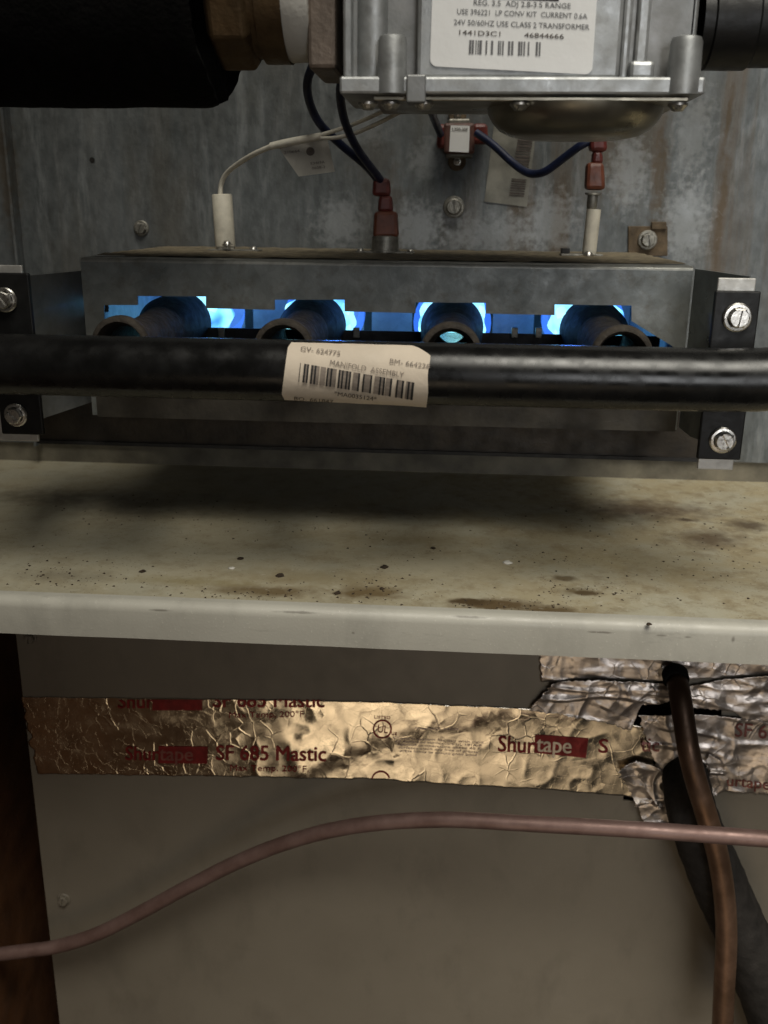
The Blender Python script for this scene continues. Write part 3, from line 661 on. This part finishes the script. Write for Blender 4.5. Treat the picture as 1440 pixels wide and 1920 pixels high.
# underside: gasket lip, dome, screws
MB().box((P(700,185).x, YV-.0015, zf0-.0018), (P(1290,185).x, -.166, zf0-.0001)).build('gasket', MAT['dome'], gv, bevel=.0004)
cdm = P(1078, 190, -.188); rd = (at(1242, 200, -.188).x-at(913, 200, -.188).x)/2
MB().lathe((cdm.x, -.188, zf0-.0018), (0,0,-1), [(0,rd),(.002,rd*.99),(.0045,rd*.95),(.0078,rd*.86),(.0098,rd*.74),(.0106,rd*.62),(.0109,rd*.3),(.0110,.0001)], 56).build('regulator_dome', MAT['dome'], gv, smooth=60)
for x in (690, 733, 795, 975, 1272):
    c = P(x, 186, YV-.0005); MB().lathe((c.x, YV-.0005, zf0-.0023), (0,0,-1), [(0,.0036),(.0008,.0037),(.0016,.0028),(.0026,.002),(.0028,.0001)], 20).build('flange_screw', MAT['zinc'], gv, smooth=50)
MB().box((P(764,150).x, YV-.0075, zf0-.003), (P(800,150).x, YV+.004, zf1+.0004)).build('dark_block', MAT['castdark'], gv, bevel=.0006)  # dark block across the flange front
MB().box((P(1180,120).x, YV-.001, zf1-.0003), (P(1228,120).x, YV+.012, zf1+.006)).build('casting_step', MAT['cast'], gv, bevel=.0015)
# front label
YLB = YV-.0016
L2 = lambda x, y: at(x, y, YLB-.0002)
lq = [(812,-60),(1122,-42),(1110,140),(806,124)]
mb = MB(); cc = []
for (cx, cy, q0) in ((0,0,2),(1,0,3),(1,1,0),(0,1,1)):
    for k in range(6):
        a = math.pi/2*(q0+k/5); rr = .045
        u = cx+(rr if cx == 0 else -rr)+rr*math.cos(a); v = cy+(rr*1.6 if cy == 0 else -rr*1.6)+rr*1.6*math.sin(a)
        cc.append(at(*bil(lq, u, v), YLB))
mb.prism(cc, (0, .0004, 0)); vl = mb.build('front_label', MAT['label2'], gv)
mb = MB(); sl = .024
def vt(s, x0, x1, y, h, b=.004): text_into(mb, s, x0, y, x1, y+(x1-x0)*sl*1.6, h, L2, b)
vt('REG. 3.5  ADJ 2.8-3.5 RANGE', 888, 1070, 9, 10); vt('USE 396221  LP CONV KIT  CURRENT 0.6A', 857, 1101, 26, 10); vt('24V 50/60HZ USE CLASS 2 TRANSFORMER', 851, 1105, 46, 10)
mb.build('printed_text', MAT['ink2'], vl)
mb = MB(); vt('1441D3C1', 861, 938, 65, 9, .01); vt('46844666', 983, 1057, 70, 9, .012); mb.build('printed_number', MAT['ink'], vl)
mb = MB()
for (a, b) in ((880,884),(885,889),(892,894),(896,898),(899,904),(911,914),(921,925),(934,937),(938,940),(942,945),(953,957),(959,963),(972,976),(977,980),(982,985),(990,993),(1005,1009),(1011,1014)):
    q = lambda x, y: L2(x, y+(x-880)*.03); mb.add([q(a,75),q(b,75),q(b-1,101),q(a-1,101)], [(0,1,2,3)])
mb.build('barcode', MAT['ink2'], vl)
mb = MB(); q = L2; mb.add([q(925,-8),q(1048,-2),q(1048,2),q(925,-3)], [(0,1,2,3)]); mb.build('printed_block', MAT['blackink'], vl)

# ------------------------------------------------------------------ supply pipe fittings (axis along X)
YF = -0.19; ZF = at(600, -20, YF).z
def xr_(x): return at(x, 60, YF).x
def rpx(y, x=520): # radius so that the lower silhouette falls at image row y
    lo, hi = .005, .08
    for _ in range(40):
        m_ = (lo+hi)/2; best = max(proj((xr_(x), YF+m_*math.cos(a), ZF+m_*math.sin(a)))[1] for a in [k*math.pi/40 for k in range(80)])
        lo, hi = (m_, hi) if best < y else (lo, m_)
    return lo
ft = thing('pipe_fitting', 'tarnished brass hex fitting with white thread seal ring on the gas line', 'pipe fitting', (xr_(500), YF, ZF))
rh = rpx(135, 450)
hexr = [(0,a) for a in range(6)]
mb = MB()
xa, xb2 = xr_(408), xr_(487)
mb.lathe((xa, YF, ZF), (1,0,0), [(0,rh*.86),(.002,rh),(xb2-xa-.002,rh),(xb2-xa,rh*.88)], 8); mb.build('hex_nut', MAT['brass'], ft, bevel=.0012)
rb_ = rpx(122, 515); mb = MB().lathe((xb2-.002, YF, ZF), (1,0,0), [(0,rb_*.93),(.004,rb_*.93),(.0045,rb_),(xr_(546)-xb2+.002,rb_)], 40); mb.build('collar', MAT['brass'], ft, smooth=40)
rs = rpx(119, 565); x0, x1 = xr_(541), xr_(592)
mb = MB().lathe((x0, YF, ZF), (1,0,0), [(0,rs*.8),(0,rs*.97),(.0012,rs),(x1-x0-.002,rs*.985),(x1-x0,rs*.94),(x1-x0,rs*.7)], 48); mb.build('thread_seal_ring', MAT['seal'], ft, smooth=45)
rf = rpx(148, 615); x0, x1 = xr_(590), xr_(641)
MB().box((x0, YF-rf*.62, ZF-rf*.97), (x1, YF+rf*.8, ZF+rf)).build('inlet_block', MAT['bronze'], ft, bevel=.0015)
hs = thing('gas_line_sleeve', 'thick matt black rubber sleeve with ragged end around the gas line', 'pipe sleeve', (xr_(150), YF, ZF))
rk = rpx(203, 300); mb = MB(); seg = 64; x0, x1 = at(-80, 100, YF).x, xr_(412)
N = 40
for i in range(N+1):
    for k in range(seg):
        a = 2*math.pi*k/seg; t = i/N
        rag = .004*fbm(math.cos(a)*1.5, math.sin(a)*1.5, 4)+.0016*fbm(math.cos(a)*7, math.sin(a)*7, 8)
        x = x0+(x1+rag-x0)*t; r = rk*(1+.012*fbm(math.cos(a)*2, math.sin(a)*2, t*5))
        if t > .97: r *= 1-.03*(t-.97)/.03
        mb.v.append(Vector((x, YF+math.cos(a)*r, ZF+math.sin(a)*r)))
for i in range(N):
    for k in range(seg): a, b = i*seg+k, i*seg+(k+1) % seg; mb.f.append((a, b, b+seg, a+seg))
for k in range(seg):
    a = 2*math.pi*k/seg; mb.v.append(Vector((x1-.006, YF+math.cos(a)*rh*.9, ZF+math.sin(a)*rh*.9)))
for k in range(seg): a, b = N*seg+k, N*seg+(k+1) % seg; mb.f.append((a, b, b+seg, a+seg))
mb.build('sleeve', MAT['rubber'], hs, smooth=60)
# outlet pipe at the right of the valve
op_ = thing('outlet_pipe', 'black iron outlet pipe leaving the right side of the gas valve', 'pipe', at(1380, 60, -.18))
zo = at(1380, 45, -.18).z; ro = 80*pxs(at(1380, 60, -.18)); x0 = at(1318, 60, -.18).x
MB().lathe((x0-.003, -.18, zo), (1,0,0), [(0,ro*.93),(.004,ro*.93),(.0045,ro),(.02,ro),(.021,ro*.94),(.09,ro*.94)], 40).build('pipe', MAT['bracket'], op_, smooth=40)

# ------------------------------------------------------------------ ignition and safety parts
YI = -0.055
def on_top(x, Y=YI): # box top point under image column x
    lo, hi = 400, 520
    for _ in range(30):
        m_ = (lo+hi)/2; lo, hi = (m_, hi) if at(x, m_, Y).z > ZTOP+.0008 else (lo, m_)
    return at(x, lo, Y)
def dome_screw(mb, c, r, up=(0,0,1)): return mb.lathe(c, up, [(0,r*1.3),(r*.25,r*1.3),(r*.3,r),(r*.7,r*.85),(r,r*.5),(r*1.05,.00005)], 16)
ig = thing('hot_surface_igniter', 'white ceramic igniter on the burner box with white leads', 'igniter', on_top(422))
c = on_top(423); ht = at(423, 364, YI).z-c.z; ri = 18.5*pxs(c)
MB().lathe(c, (-.03,0,1), [(0,ri*.9),(.002,ri*.95),(.0021,ri),(ht-.0006,ri*1.0),(ht,ri*.9),(ht,.0001)], 32).build('ceramic_body', MAT['ceramic'], ig, smooth=50)
MB().box((c.x-.0085, c.y-.007, c.z-.0004), (c.x+.02, c.y+.004, c.z+.0006)).build('mounting_plate', MAT['oldzinc'], ig, bevel=.0003)
dome_screw(MB(), at(426, 459, YI-.007), .0022).build('mounting_screw', MAT['zinc'], ig, smooth=50)
dome_screw(MB(), on_top(475, YI-.002), .0024).build('mounting_screw', MAT['zinc'], ig, smooth=50)
pth = lambda pts: [at(x, y, Y) for x, y, Y in pts]
MB().tube(pth([(413,366,YI),(415,345,YI),(425,325,YI-.003),(448,306,YI-.012),(478,288,YI-.024),(512,273,YI-.032)]), .0013, 12, 8).build('lead', MAT['lead'], ig, smooth=60)
MB().tube(pth([(508,274,YI-.032),(550,265,YI-.036),(602,256,YI-.038)]), [.0018,.0019,.0019], 12, 5).build('sleeve', MAT['lead'], ig, smooth=60)
MB().tube(pth([(598,254,YI-.038),(625,246,YI-.038),(660,234,YI-.038),(700,217,YI-.041),(748,194,YI-.046),(775,178,YI-.05)]), .0010, 10, 6).build('lead', MAT['lead'], ig, smooth=60)
MB().tube(pth([(598,259,YI-.038),(630,258,YI-.038),(665,250,YI-.037),(705,233,YI-.04),(750,210,YI-.045),(790,190,YI-.05)]), .0010, 10, 6).build('lead', MAT['lead'], ig, smooth=60)
YT = YI-.033
tg = MB().prism([at(522,277,YT),at(614,262,YT),at(628,322,YT),at(560,331,YT)], (0,.0003,0)).build('wire_tag', MAT['tagp'], ig)
mb = MB(); tf = lambda x, y: at(x, y, YT-.0003)
text_into(mb, '210664', 533, 289, 562, 285, 5, tf, .01); text_into(mb, 'E3469A', 583, 309, 609, 306, 5, tf, .01); text_into(mb, '0608-2', 585, 318, 610, 315, 5, tf, .01)
n0 = len(mb.v); cc = [tf(582+8*math.cos(a), 284+8*math.sin(a)) for a in [2*math.pi*k/18 for k in range(18)]]; mb.v += cc; mb.f.append(tuple(range(n0, n0+18)))
mb.build('printed_text', MAT['ink'], tg)

# rollout switch mounted on the box top with blue leads
rw = thing('rollout_switch', 'red capped rollout switch on the burner box with two blue wires', 'switch', on_top(722))
c = on_top(722); k_ = pxs(c)
MB().lathe(c, (0,0,1), [(0,.0085),(.0012,.0085),(.0013,.0075),(.0085,.0072),(.009,.006)], 32).build('switch_can', MAT['oldzinc'], rw, smooth=40)
MB().box((c.x-.016, c.y-.006, c.z-.0004), (c.x+.016, c.y+.004, c.z+.0006)).build('mounting_plate', MAT['oldzinc'], rw, bevel=.0003)
for x in (676, 769): dome_screw(MB(), on_top(x, YI-.003), .002).build('mounting_screw', MAT['zinc'], rw, smooth=50)
def pbox(x0, y0, x1, y1, Y, d, name, mat, par, bev=.0012, taper=0.0):
    q = [at(x0+taper, y0, Y), at(x1-taper, y0, Y), at(x1, y1, Y), at(x0, y1, Y)]
    return MB().prism(q, (0, d, 0)).build(name, mat, par, bevel=bev)
pbox(698, 396, 747, 446, YI-.005, .010, 'terminal_boot', MAT['orange'], rw, .002, 3)
pbox(707, 366, 737, 398, YI-.004, .008, 'terminal_neck', MAT['red'], rw, .0018, 3)
pbox(697, 334, 732, 368, YI-.0045, .009, 'terminal_boot', MAT['red'], rw, .002, 2)
bw = MB().tube(pth([(592,112,-.12),(577,150,-.11),(580,190,-.10),(600,232,-.09),(640,272,-.08),(685,310,-.066),(712,342,YI)]), .0021, 14, 8).build('blue_wire', MAT['blue'], smooth=60)
tag(bw, 'dark blue wire curving widest left down to the red capped switch', 'wire', 'blue wires')
bw = MB().tube(pth([(642,140,-.125),(638,180,-.115),(648,232,-.10),(672,282,-.085),(702,322,-.067),(717,342,YI)]), .0021, 14, 8).build('blue_wire', MAT['blue'], smooth=60)
tag(bw, 'dark blue wire under the valve corner down to the red capped switch', 'wire', 'blue wires')
# wall-mounted limit switch
ls = thing('limit_switch', 'small brown limit switch with white label riveted to the back wall', 'switch', at(860, 300, YW-.001))
c = at(858, 215, YW-.002); e = at(857, 303, YW-.002)
for (p, mt) in ((c, MAT['rust']), (e, MAT['rust'])):
    er = MB().lathe(p, (0,-1,0), [(-.0008,.0052),(0,.0052),(.0004,.0048),(.0004,.0001)], 24).build('mounting_ear', mt, ls, smooth=40)
    dome_screw(MB(), p+Vector((0,-.0004,0)), .0016, (0,-1,0)).build('rivet', MAT['zinc'], er, smooth=50)
pbox(836, 222, 886, 296, YW-.005, .0048, 'backplate', MAT['oldzinc'], ls, .001, 5)
pbox(832, 230, 890, 288, YW-.013, .008, 'switch_body', MAT['switch'], ls, .0015)
sl_ = MB().prism([at(845,235,YW-.0136),at(881,236,YW-.0136),at(879,286,YW-.0136),at(842,284,YW-.0136)], (0,.0004,0)).build('switch_label', MAT['label2'], ls)
mb = MB(); text_into(mb, 'L350-30F', 848, 245, 877, 246, 6, lambda x, y: at(x, y, YW-.0139), .01); mb.build('printed_text', MAT['ink'], sl_)
for (a, n_) in (((818,232,840,278),'terminal_boot'), ((884,231,916,270),'terminal_boot')):
    pbox(*a, YW-.012, .008, n_, MAT['red'], ls, .002, 2)
bw = MB().tube(pth([(800,182,-.10),(806,200,-.07),(815,225,-.03),(826,252,-.014)]), .0021, 14, 8).build('blue_wire', MAT['blue'], smooth=60)
tag(bw, 'short dark blue wire from the valve underside to the limit switch', 'wire', 'blue wires')
bw = MB().tube(pth([(893,249,-.016),(925,272,-.022),(962,306,-.030),(985,322,-.036),(1003,326,-.04),(1025,320,-.045),(1060,294,-.05),(1090,272,YI),(1112,262,YI)]), .0022, 14, 8).build('blue_wire', MAT['blue'], smooth=60)
tag(bw, 'dark blue wire sagging in a V to the flame sensor', 'wire', 'blue wires')
# flame sensor
fs = thing('flame_sensor', 'ceramic flame sensor rod with red terminal boots on the burner box', 'sensor', on_top(1104))
c = on_top(1104); 
MB().lathe(c, (.04,0,1), [(0,.0036),(.001,.0038),(at(1106,392,YI).z-c.z,.0038),(at(1106,392,YI).z-c.z,.0001)], 24).build('ceramic_rod', MAT['ceramic'], fs, smooth=50)
c2 = at(1109, 392, YI); hh = at(1110,362,YI).z-c2.z
MB().lathe(c2, (.03,0,1), [(0,.0022),(hh*.1,.0028),(hh*.85,.0028),(hh*.9,.0044),(hh,.0042),(hh,.0001)], 20).build('terminal_stud', MAT['oldzinc'], fs, smooth=40)
pbox(1098, 304, 1136, 356, YI-.0045, .009, 'terminal_boot', MAT['orange'], fs, .002, 3)
pbox(1110, 282, 1132, 308, YI-.0035, .007, 'terminal_neck', MAT['red'], fs, .0018, 2)
pbox(1106, 248, 1140, 284, YI-.0045, .009, 'terminal_boot', MAT['red'], fs, .002, 2)
MB().box((c.x-.0155, c.y-.005, c.z-.0004), (c.x+.007, c.y+.005, c.z+.0008)).build('mounting_plate', MAT['oldzinc'], fs, bevel=.0003)
MB().box((c.x-.0150, c.y-.002, c.z+.0008), (c.x-.0105, c.y+.003, c.z+.0035)).build('plate_tab', MAT['soot'], fs, bevel=.0003)
dome_screw(MB(), on_top(1103, YI-.006), .0024).build('mounting_screw', MAT['zinc'], fs, smooth=50)

# ------------------------------------------------------------------ wall screws, nut, sticker
c = at(265, 428, YW-.0002); o = hex_screw(MB(), c, 14.5*pxs(c), .1).build('wall_screw', MAT['oldzinc'], smooth=35); tag(o, 'hex head screw in the wall above the left end of the burner box', 'screw')
c = at(851, 388, YW-.0002); o = hex_screw(MB(), c, 20*pxs(c), .55, hexa=False).build('wall_screw', MAT['oldzinc'], smooth=35); tag(o, 'round slotted screw in the wall below the limit switch', 'screw')
rp = thing('mounting_clip', 'rusty square clip with a round nut on the wall', 'clip', at(1215, 470, YW-.001))
pbox(1178, 424, 1252, 480, YW-.0015, .0014, 'plate', MAT['rust'], rp, .0004); pbox(1222, 416, 1250, 430, YW-.003, .0015, 'folded_edge', MAT['rust'], rp, .0004)
c = at(1214, 450, YW-.0016); hex_screw(MB(), c, 18*pxs(c), .6).build('nut', MAT['oldzinc'], rp, smooth=35)
YS = YW-.0006
st = MB().prism([at(926,236,YS),at(1006,240,YS),at(988,388,YS),at(908,378,YS)], (0,.0003,0)).build('barcode_sticker', MAT['faded'])
tag(st, 'faded worn barcode sticker on the back wall behind the blue wire', 'sticker')
mb = MB(); rnd = random.Random(5); y = 246
while y < 366:
    h_ = rnd.choice((2.0, 3.0, 4.5)); sh_ = (y-246)*-.155
    if not (312 < y < 332): mb.add([at(973+sh_,y,YS-.0003),at(1001+sh_,y+2,YS-.0003),at(1001+sh_,y+2+h_,YS-.0003),at(973+sh_,y+h_,YS-.0003)], [(0,1,2,3)])
    y += h_+rnd.choice((1.6, 2.4))
mb.build('barcode', MAT['ink'], st)

# ------------------------------------------------------------------ foil tape
def wr(x, z, seed, amp):
    a = 1-abs(fbm(x, z*.8, seed, 38, 2))*3.0; b = fbm(x+.3, z, seed+5, 75, 2)
    h = max(0, a)**2*.7+b*.5
    if seed > 10: h = h*.5+.5*(1-min(1, 4*abs(fbm(x*.35+z*.2, z*1.5, seed+2, 48, 2))))+.25*(1-min(1, 3*abs(fbm(x, z, seed+4, 80, 1))))
    return amp*h
def tape(name, top, bot, mat, seed, amp, lift, nu=160, nv=30, jag=2.0, par=None, lab_=None, amp_fn=None):
    def poly(pts, t):
        L = [0]
        for a, b in zip(pts, pts[1:]): L.append(L[-1]+math.hypot(b[0]-a[0], b[1]-a[1]))
        d = t*L[-1]
        for i in range(len(pts)-1):
            if d <= L[i+1] or i == len(pts)-2:
                q = (d-L[i])/max(1e-9, L[i+1]-L[i]); return tuple(pts[i][k]*(1-q)+pts[i+1][k]*q for k in (0, 1))
    mb = MB()
    for j in range(nv+1):
        for i in range(nu+1):
            u, v = i/nu, j/nv; a, b = poly(top, u), poly(bot, u)
            x = a[0]*(1-v)+b[0]*v; y = a[1]*(1-v)+b[1]*v
            y += jag*fbm(u*30, seed, v*2)*(v**4-(1-v)**6*.5)
            x += jag*2*fbm(v*9, seed+3, 1)*((1-u)**12-u**12)
            p = at(x, y, YPAN); am_ = amp*(amp_fn(x) if amp_fn else 1)
            mb.v.append(Vector((p.x, YPAN-lift-wr(p.x, p.z, seed, am_)-am_*.4, p.z)))
    for j in range(nv):
        for i in range(nu): a = j*(nu+1)+i; mb.f.append((a, a+1, a+nu+2, a+nu+1))
    o = mb.build(name, mat, par, smooth=180)
    m = o.modifiers.new('thickness', 'SOLIDIFY'); m.thickness = .0001; m.offset = -1
    if lab_: tag(o, *lab_)
    return o
TA, TL, TS = .0003, .0003, 2.0
ampf = lambda x: .25+.75*min(1, max(0, (x-380)/120))*(1.0 if x < 900 else .75)
t1 = tape('foil_tape', [(40,1306),(420,1310),(720,1315),(1000,1328),(1110,1342),(1205,1362)], [(70,1450),(400,1455),(720,1461),(840,1470),(1000,1478),(1170,1492),(1255,1502)], MAT['foil'], TS, TA, TL, 420, 60, 3.0,
          lab_=('long printed foil tape strip stuck across the lower panel', 'tape', 'foil tape pieces'), amp_fn=ampf)
def tp(x, y):
    p = at(x, y, YPAN); am_ = TA*ampf(x); return Vector((p.x, YPAN-TL-wr(p.x, p.z, TS, am_)-am_*.4-.00030, p.z))
topclip = [(Vector((420, 1311, 0)), Vector((0, -1, 0)))]
def redtext(name, items, mat):
    for (s, x0, y0, x1, y1, h, b, cl) in items:
        mb = MB(); text_into(mb, s, x0, y0, x1, y1, h, tp, b, 2, cl); mb.build(name, mat, t1)
redtext('printed_lettering', [('Shur', 934, 1408, 1002, 1411, 30, .028, None), ('S', 1122, 1410, 1139, 1411, 26, .028, None), ('SF 685 Mastic', 406, 1424, 611, 1426, 28, .03, None),
    ('SF 685 Mastic', 400, 1325, 608, 1325, 27, .03, topclip), ('Shur', 236, 1424, 298, 1425, 26, .028, None), ('Shur', 222, 1327, 288, 1327, 26, .03, topclip)], MAT['redink'])
redtext('printed_small_text', [('Max Temp. 200°F.', 432, 1444, 579, 1446, 11, 0.0, None), ('Max Temp. 200°F.', 430, 1345, 574, 1343, 11, 0.0, None), ('UL', 708, 1372, 727, 1374, 14, .01, None), ('us', 734, 1377, 744, 1378, 8, .01, None), ('LISTED', 702, 1346, 732, 1347, 5, .008, None)], MAT['redink'])
def grid_quad(mb, q, nu, nv, fn):
    vs = [fn(*bil(q, i/nu, j/nv)) for j in range(nv+1) for i in range(nu+1)]
    mb.add(vs, [(j*(nu+1)+i, j*(nu+1)+i+1, (j+1)*(nu+1)+i+1, (j+1)*(nu+1)+i) for j in range(nv) for i in range(nu)])
for q in ([(1003,1376),(1103,1383),(1098,1420),(1001,1410)], [(298,1398),(390,1399),(389,1431),(297,1430)], [(287,1311),(380,1311),(379,1331),(286,1331)]):
    mb = MB(); grid_quad(mb, q, 40, 14, tp); mb.build('printed_logo_block', MAT['redink'], t1)
MAT['foilprint'] = simple('pale_foil_lettering', (.62,.55,.47), .35, .7, .1, 200)
mb = MB(); tp2 = lambda x, y: tp(x, y)+Vector((0,-.0003,0))
text_into(mb, 'tape', 1005, 1407, 1070, 1411, 30, tp2, .02, 2); mb.build('printed_logo_letters', MAT['foilprint'], t1)
mb = MB(); text_into(mb, 'tape', 300, 1424, 362, 1425, 26, tp2, .02, 2); mb.build('printed_logo_letters', MAT['redink2'], t1)
mb = MB()
for (cx, cy, r0, r1, a0_, a1_) in ((717,1366,15,18,0,2*math.pi),(714,1462,15,18,math.pi*1.08,math.pi*1.92)):
    n_ = 40; vs = []
    for k in range(n_+1):
        a = a0_+(a1_-a0_)*k/n_; vs += [tp(cx+r0*math.cos(a), cy+r0*math.sin(a)), tp(cx+r1*math.cos(a), cy+r1*math.sin(a))]
    mb = MB(); mb.add(vs, [(2*k, 2*k+1, 2*k+3, 2*k+2) for k in range(n_)]); mb.build('printed_ring', MAT['redink'], t1)
mb = MB()
for k in range(5):
    y = 1384+k*6; text_into(mb, ['Closure system for use with rigid', 'air ducts and connectors UL 181A-P', 'Applied temperature above 40 F', 'surfaces clean dry free of grease', 'press firmly to ensure good bond'][k], 738+k*3, y, 906-k*3, y+9, 4, tp, 0, 1)
text_into(mb, 'Manufactured in USA  181A-P/B-FX', 778, 1366, 860, 1368, 4, tp, 0, 1)
mb.build('printed_fine_text', MAT['purple'], t1)

t2 = tape('foil_tape', [(1196,1338),(1300,1336),(1460,1345)], [(1232,1444),(1262,1440),(1340,1478),(1460,1488)], MAT['foil2'], 11.0, .0016, .0012, 160, 70, 4.0, lab_=('crumpled foil tape piece with faint red print right of the copper tube', 'tape', 'foil tape pieces'))
def t2p(x, y):
    p = at(x, y, YPAN); return Vector((p.x, YPAN-.0012-wr(p.x, p.z, 11.0, .0016)-.0016*.4-.0004, p.z))
for (s, x0, y0, x1, y1, h) in [('tic',1200,1404,1234,1405,26),('SF 685',1375,1376,1470,1384,26),('Shurtape',1330,1466,1440,1476,20)]:
    mb = MB(); text_into(mb, s, x0, y0, x1, y1, h, t2p, .02, 2); mb.build('printed_lettering', MAT['redink2'], t2)
tape('foil_tape', [(1010,1222),(1440,1240),(1470,1240)], [(1014,1276),(1110,1268),(1240,1274),(1330,1268),(1470,1258)], MAT['foil2'], 21.0, .0012, .0006, 160, 30, 3.0, lab_=('crumpled foil tape strip directly under the shelf lip', 'tape', 'foil tape pieces'))
tape('foil_tape', [(1036,1274),(1120,1268),(1240,1276),(1262,1296)], [(990,1326),(1060,1336),(1120,1346),(1180,1362),(1200,1316),(1250,1312)], MAT['foil2'], 31.0, .0022, .0022, 160, 50, 4.0, lab_=('folded foil tape flap left of the copper tube above the printed strip', 'tape', 'foil tape pieces'))
tape('foil_tape', [(1288,1282),(1360,1268),(1470,1258)], [(1296,1322),(1370,1326),(1390,1342),(1470,1350)], MAT['foil2'], 41.0, .0016, .0024, 130, 40, 3.0, lab_=('smooth foil tape strip right of the copper tube below the shelf lip', 'tape', 'foil tape pieces'))
tape('foil_tape', [(1156,1436),(1190,1420),(1236,1432)], [(1194,1506),(1215,1502),(1250,1498)], MAT['foil2'], 51.0, .0036, .0022, 70, 60, 5.0, lab_=('crumpled wad of foil at the left of the black foam tube', 'tape', 'foil tape pieces'))
tape('foil_tape', [(1190,1492),(1246,1488)], [(1204,1536),(1258,1538)], MAT['foil2'], 61.0, .0018, .0034, 50, 40, 3.0, lab_=('small square foil tab hanging lowest beside the black foam tube', 'tape', 'foil tape pieces'))
tape('foil_tape', [(1322,1404),(1348,1418)], [(1326,1486),(1362,1470)], MAT['foil2'], 71.0, .0030, .003, 40, 50, 5.0, lab_=('small torn foil scrap at the right side of the copper tube', 'tape', 'foil tape pieces'))

# ------------------------------------------------------------------ tubes at lower right
pth4 = lambda pts: [at(x, y, Y+.04) for x, y, Y in pts]          # everything here hangs just in front of the lower panel
ct = thing('copper_tube', 'bent copper tube coming down from under the shelf', 'tube', at(1360, 1800, -.145))
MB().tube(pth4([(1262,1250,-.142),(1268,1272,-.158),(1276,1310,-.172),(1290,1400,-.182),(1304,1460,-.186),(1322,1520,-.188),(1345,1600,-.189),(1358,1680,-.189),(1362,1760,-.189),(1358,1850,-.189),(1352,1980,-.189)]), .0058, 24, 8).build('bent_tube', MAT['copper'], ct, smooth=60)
MB().lathe(at(1267, 1270, -.120), at(1274,1305,-.130)-at(1264,1258,-.110), [(-.004,.0064),(-.003,.0070),(.002,.0070),(.003,.0062),(.003,.0050),(-.004,.0050)], 28, close=True).build('rubber_grommet', MAT['rubber'], ct, smooth=40)
ff = MB().tube(pth4([(1285,1420,-.100),(1285,1450,-.150),(1294,1510,-.164),(1310,1560,-.167),(1334,1620,-.168),(1364,1690,-.168),(1400,1770,-.168),(1432,1850,-.168),(1470,1960,-.168),(1500,2060,-.168)]), [.0125,.0128,.0136,.014,.0152,.0155,.0158,.0158,.0158,.0158], 32, 8, jitter=.05).build('foam_tube', MAT['foam'], smooth=60)
tag(ff, 'black foam insulated tube slanting down behind the copper tube', 'tube')
pk = MB().tube(pth4([(-60,1796,-.168),(50,1783,-.168),(110,1774,-.168),(180,1752,-.170),(250,1718,-.171),(350,1664,-.174),(450,1614,-.178),(540,1579,-.183),(620,1557,-.188),(720,1542,-.194),(850,1537,-.200),(1000,1545,-.206),(1200,1556,-.212),(1440,1573,-.218),(1560,1582,-.22)]), .0042, 24, 8, jitter=.04).build('pink_tube', MAT['pink'], smooth=60)
tag(pk, 'dusty pink copper tube curving across in front of the lower panel', 'tube')

# ------------------------------------------------------------------ crumbs on the shelf
def crumb(x, y, r, mat, seed):
    c = atz(x, y, 0); s = r*pxs(c); bm = bmesh.new(); bmesh.ops.create_icosphere(bm, subdivisions=2, radius=1)
    for v in bm.verts:
        k = 1+.5*fbm(v.co.x*1.3+seed, v.co.y*1.3, v.co.z*1.3); v.co = Vector((v.co.x*k*s*1.25, v.co.y*k*s*1.4, max(0, v.co.z*k*s*.35+s*.2)))+c
    return bm
for (x, y, r, mt, lab_) in [(267,1072,5,'crumb','dark crumb on the left part of the shelf'),(451,1048,5,'crumb','dark crumb near the small white chip on the shelf'),(435,1066,5,'chip','small white chip on the shelf left of centre'),(525,1080,6,'crumb','flat dark crumb above the brown stain on the shelf'),(721,1064,6,'crumb','dark crumb at the middle of the shelf'),(952,1056,7,'chip','larger white flake on the right half of the shelf'),(632,1113,5,'crumb','dark crumb on the brown stain beside the shelf lip'),(812,1028,4,'crumb','dark crumb right of the shelf middle, farther back'),(1217,1171,4,'crumb','dark crumb on the shelf edge at the right'),(716,1104,4,'crumb','dark crumb just in front of the middle crumb')]:
    bm = crumb(x, y, r, mt, x*.37); me = bpy.data.meshes.new('crumb'); bm.to_mesh(me); bm.free(); me.materials.append(MAT[mt])
    tag(link('crumb', me, smooth=180), lab_, 'crumb', 'crumbs on the shelf')
mb = MB(); rnd = random.Random(11)
spots = [(1300,1060,420,60,130),(480,1118,160,16,90),(700,1105,120,26,70),(150,1080,160,40,90),(700,1000,700,60,120),(1300,960,250,40,70),(300,960,350,40,50),(950,1135,150,14,80),(1100,1110,120,20,50)]
for (cx, cy, sx, sy, n_) in spots:
    for _ in range(n_):
        x, y = cx+rnd.gauss(0, .5)*sx, cy+rnd.gauss(0, .5)*sy
        c = atz(x, y, 0)
        if c.y < YLIP+.009 or c.y > -.002: continue
        s = rnd.uniform(.5, 1.0)**2*.0007; a = rnd.uniform(0, 6.3)
        vs = [c+Vector((math.cos(a+k*2.1)*s*rnd.uniform(.8,1.8), math.sin(a+k*2.1)*s*rnd.uniform(.8,2.0), 0.00005)) for k in range(3)]+[c+Vector((0,0,s*.8))]
        mb.add(vs, [(0,1,3),(1,2,3),(2,0,3),(0,2,1)])
o = mb.build('dust_specks', MAT['crumb']); tag(o, 'fine dark dust specks scattered over the shelf', 'dust', kind='stuff')
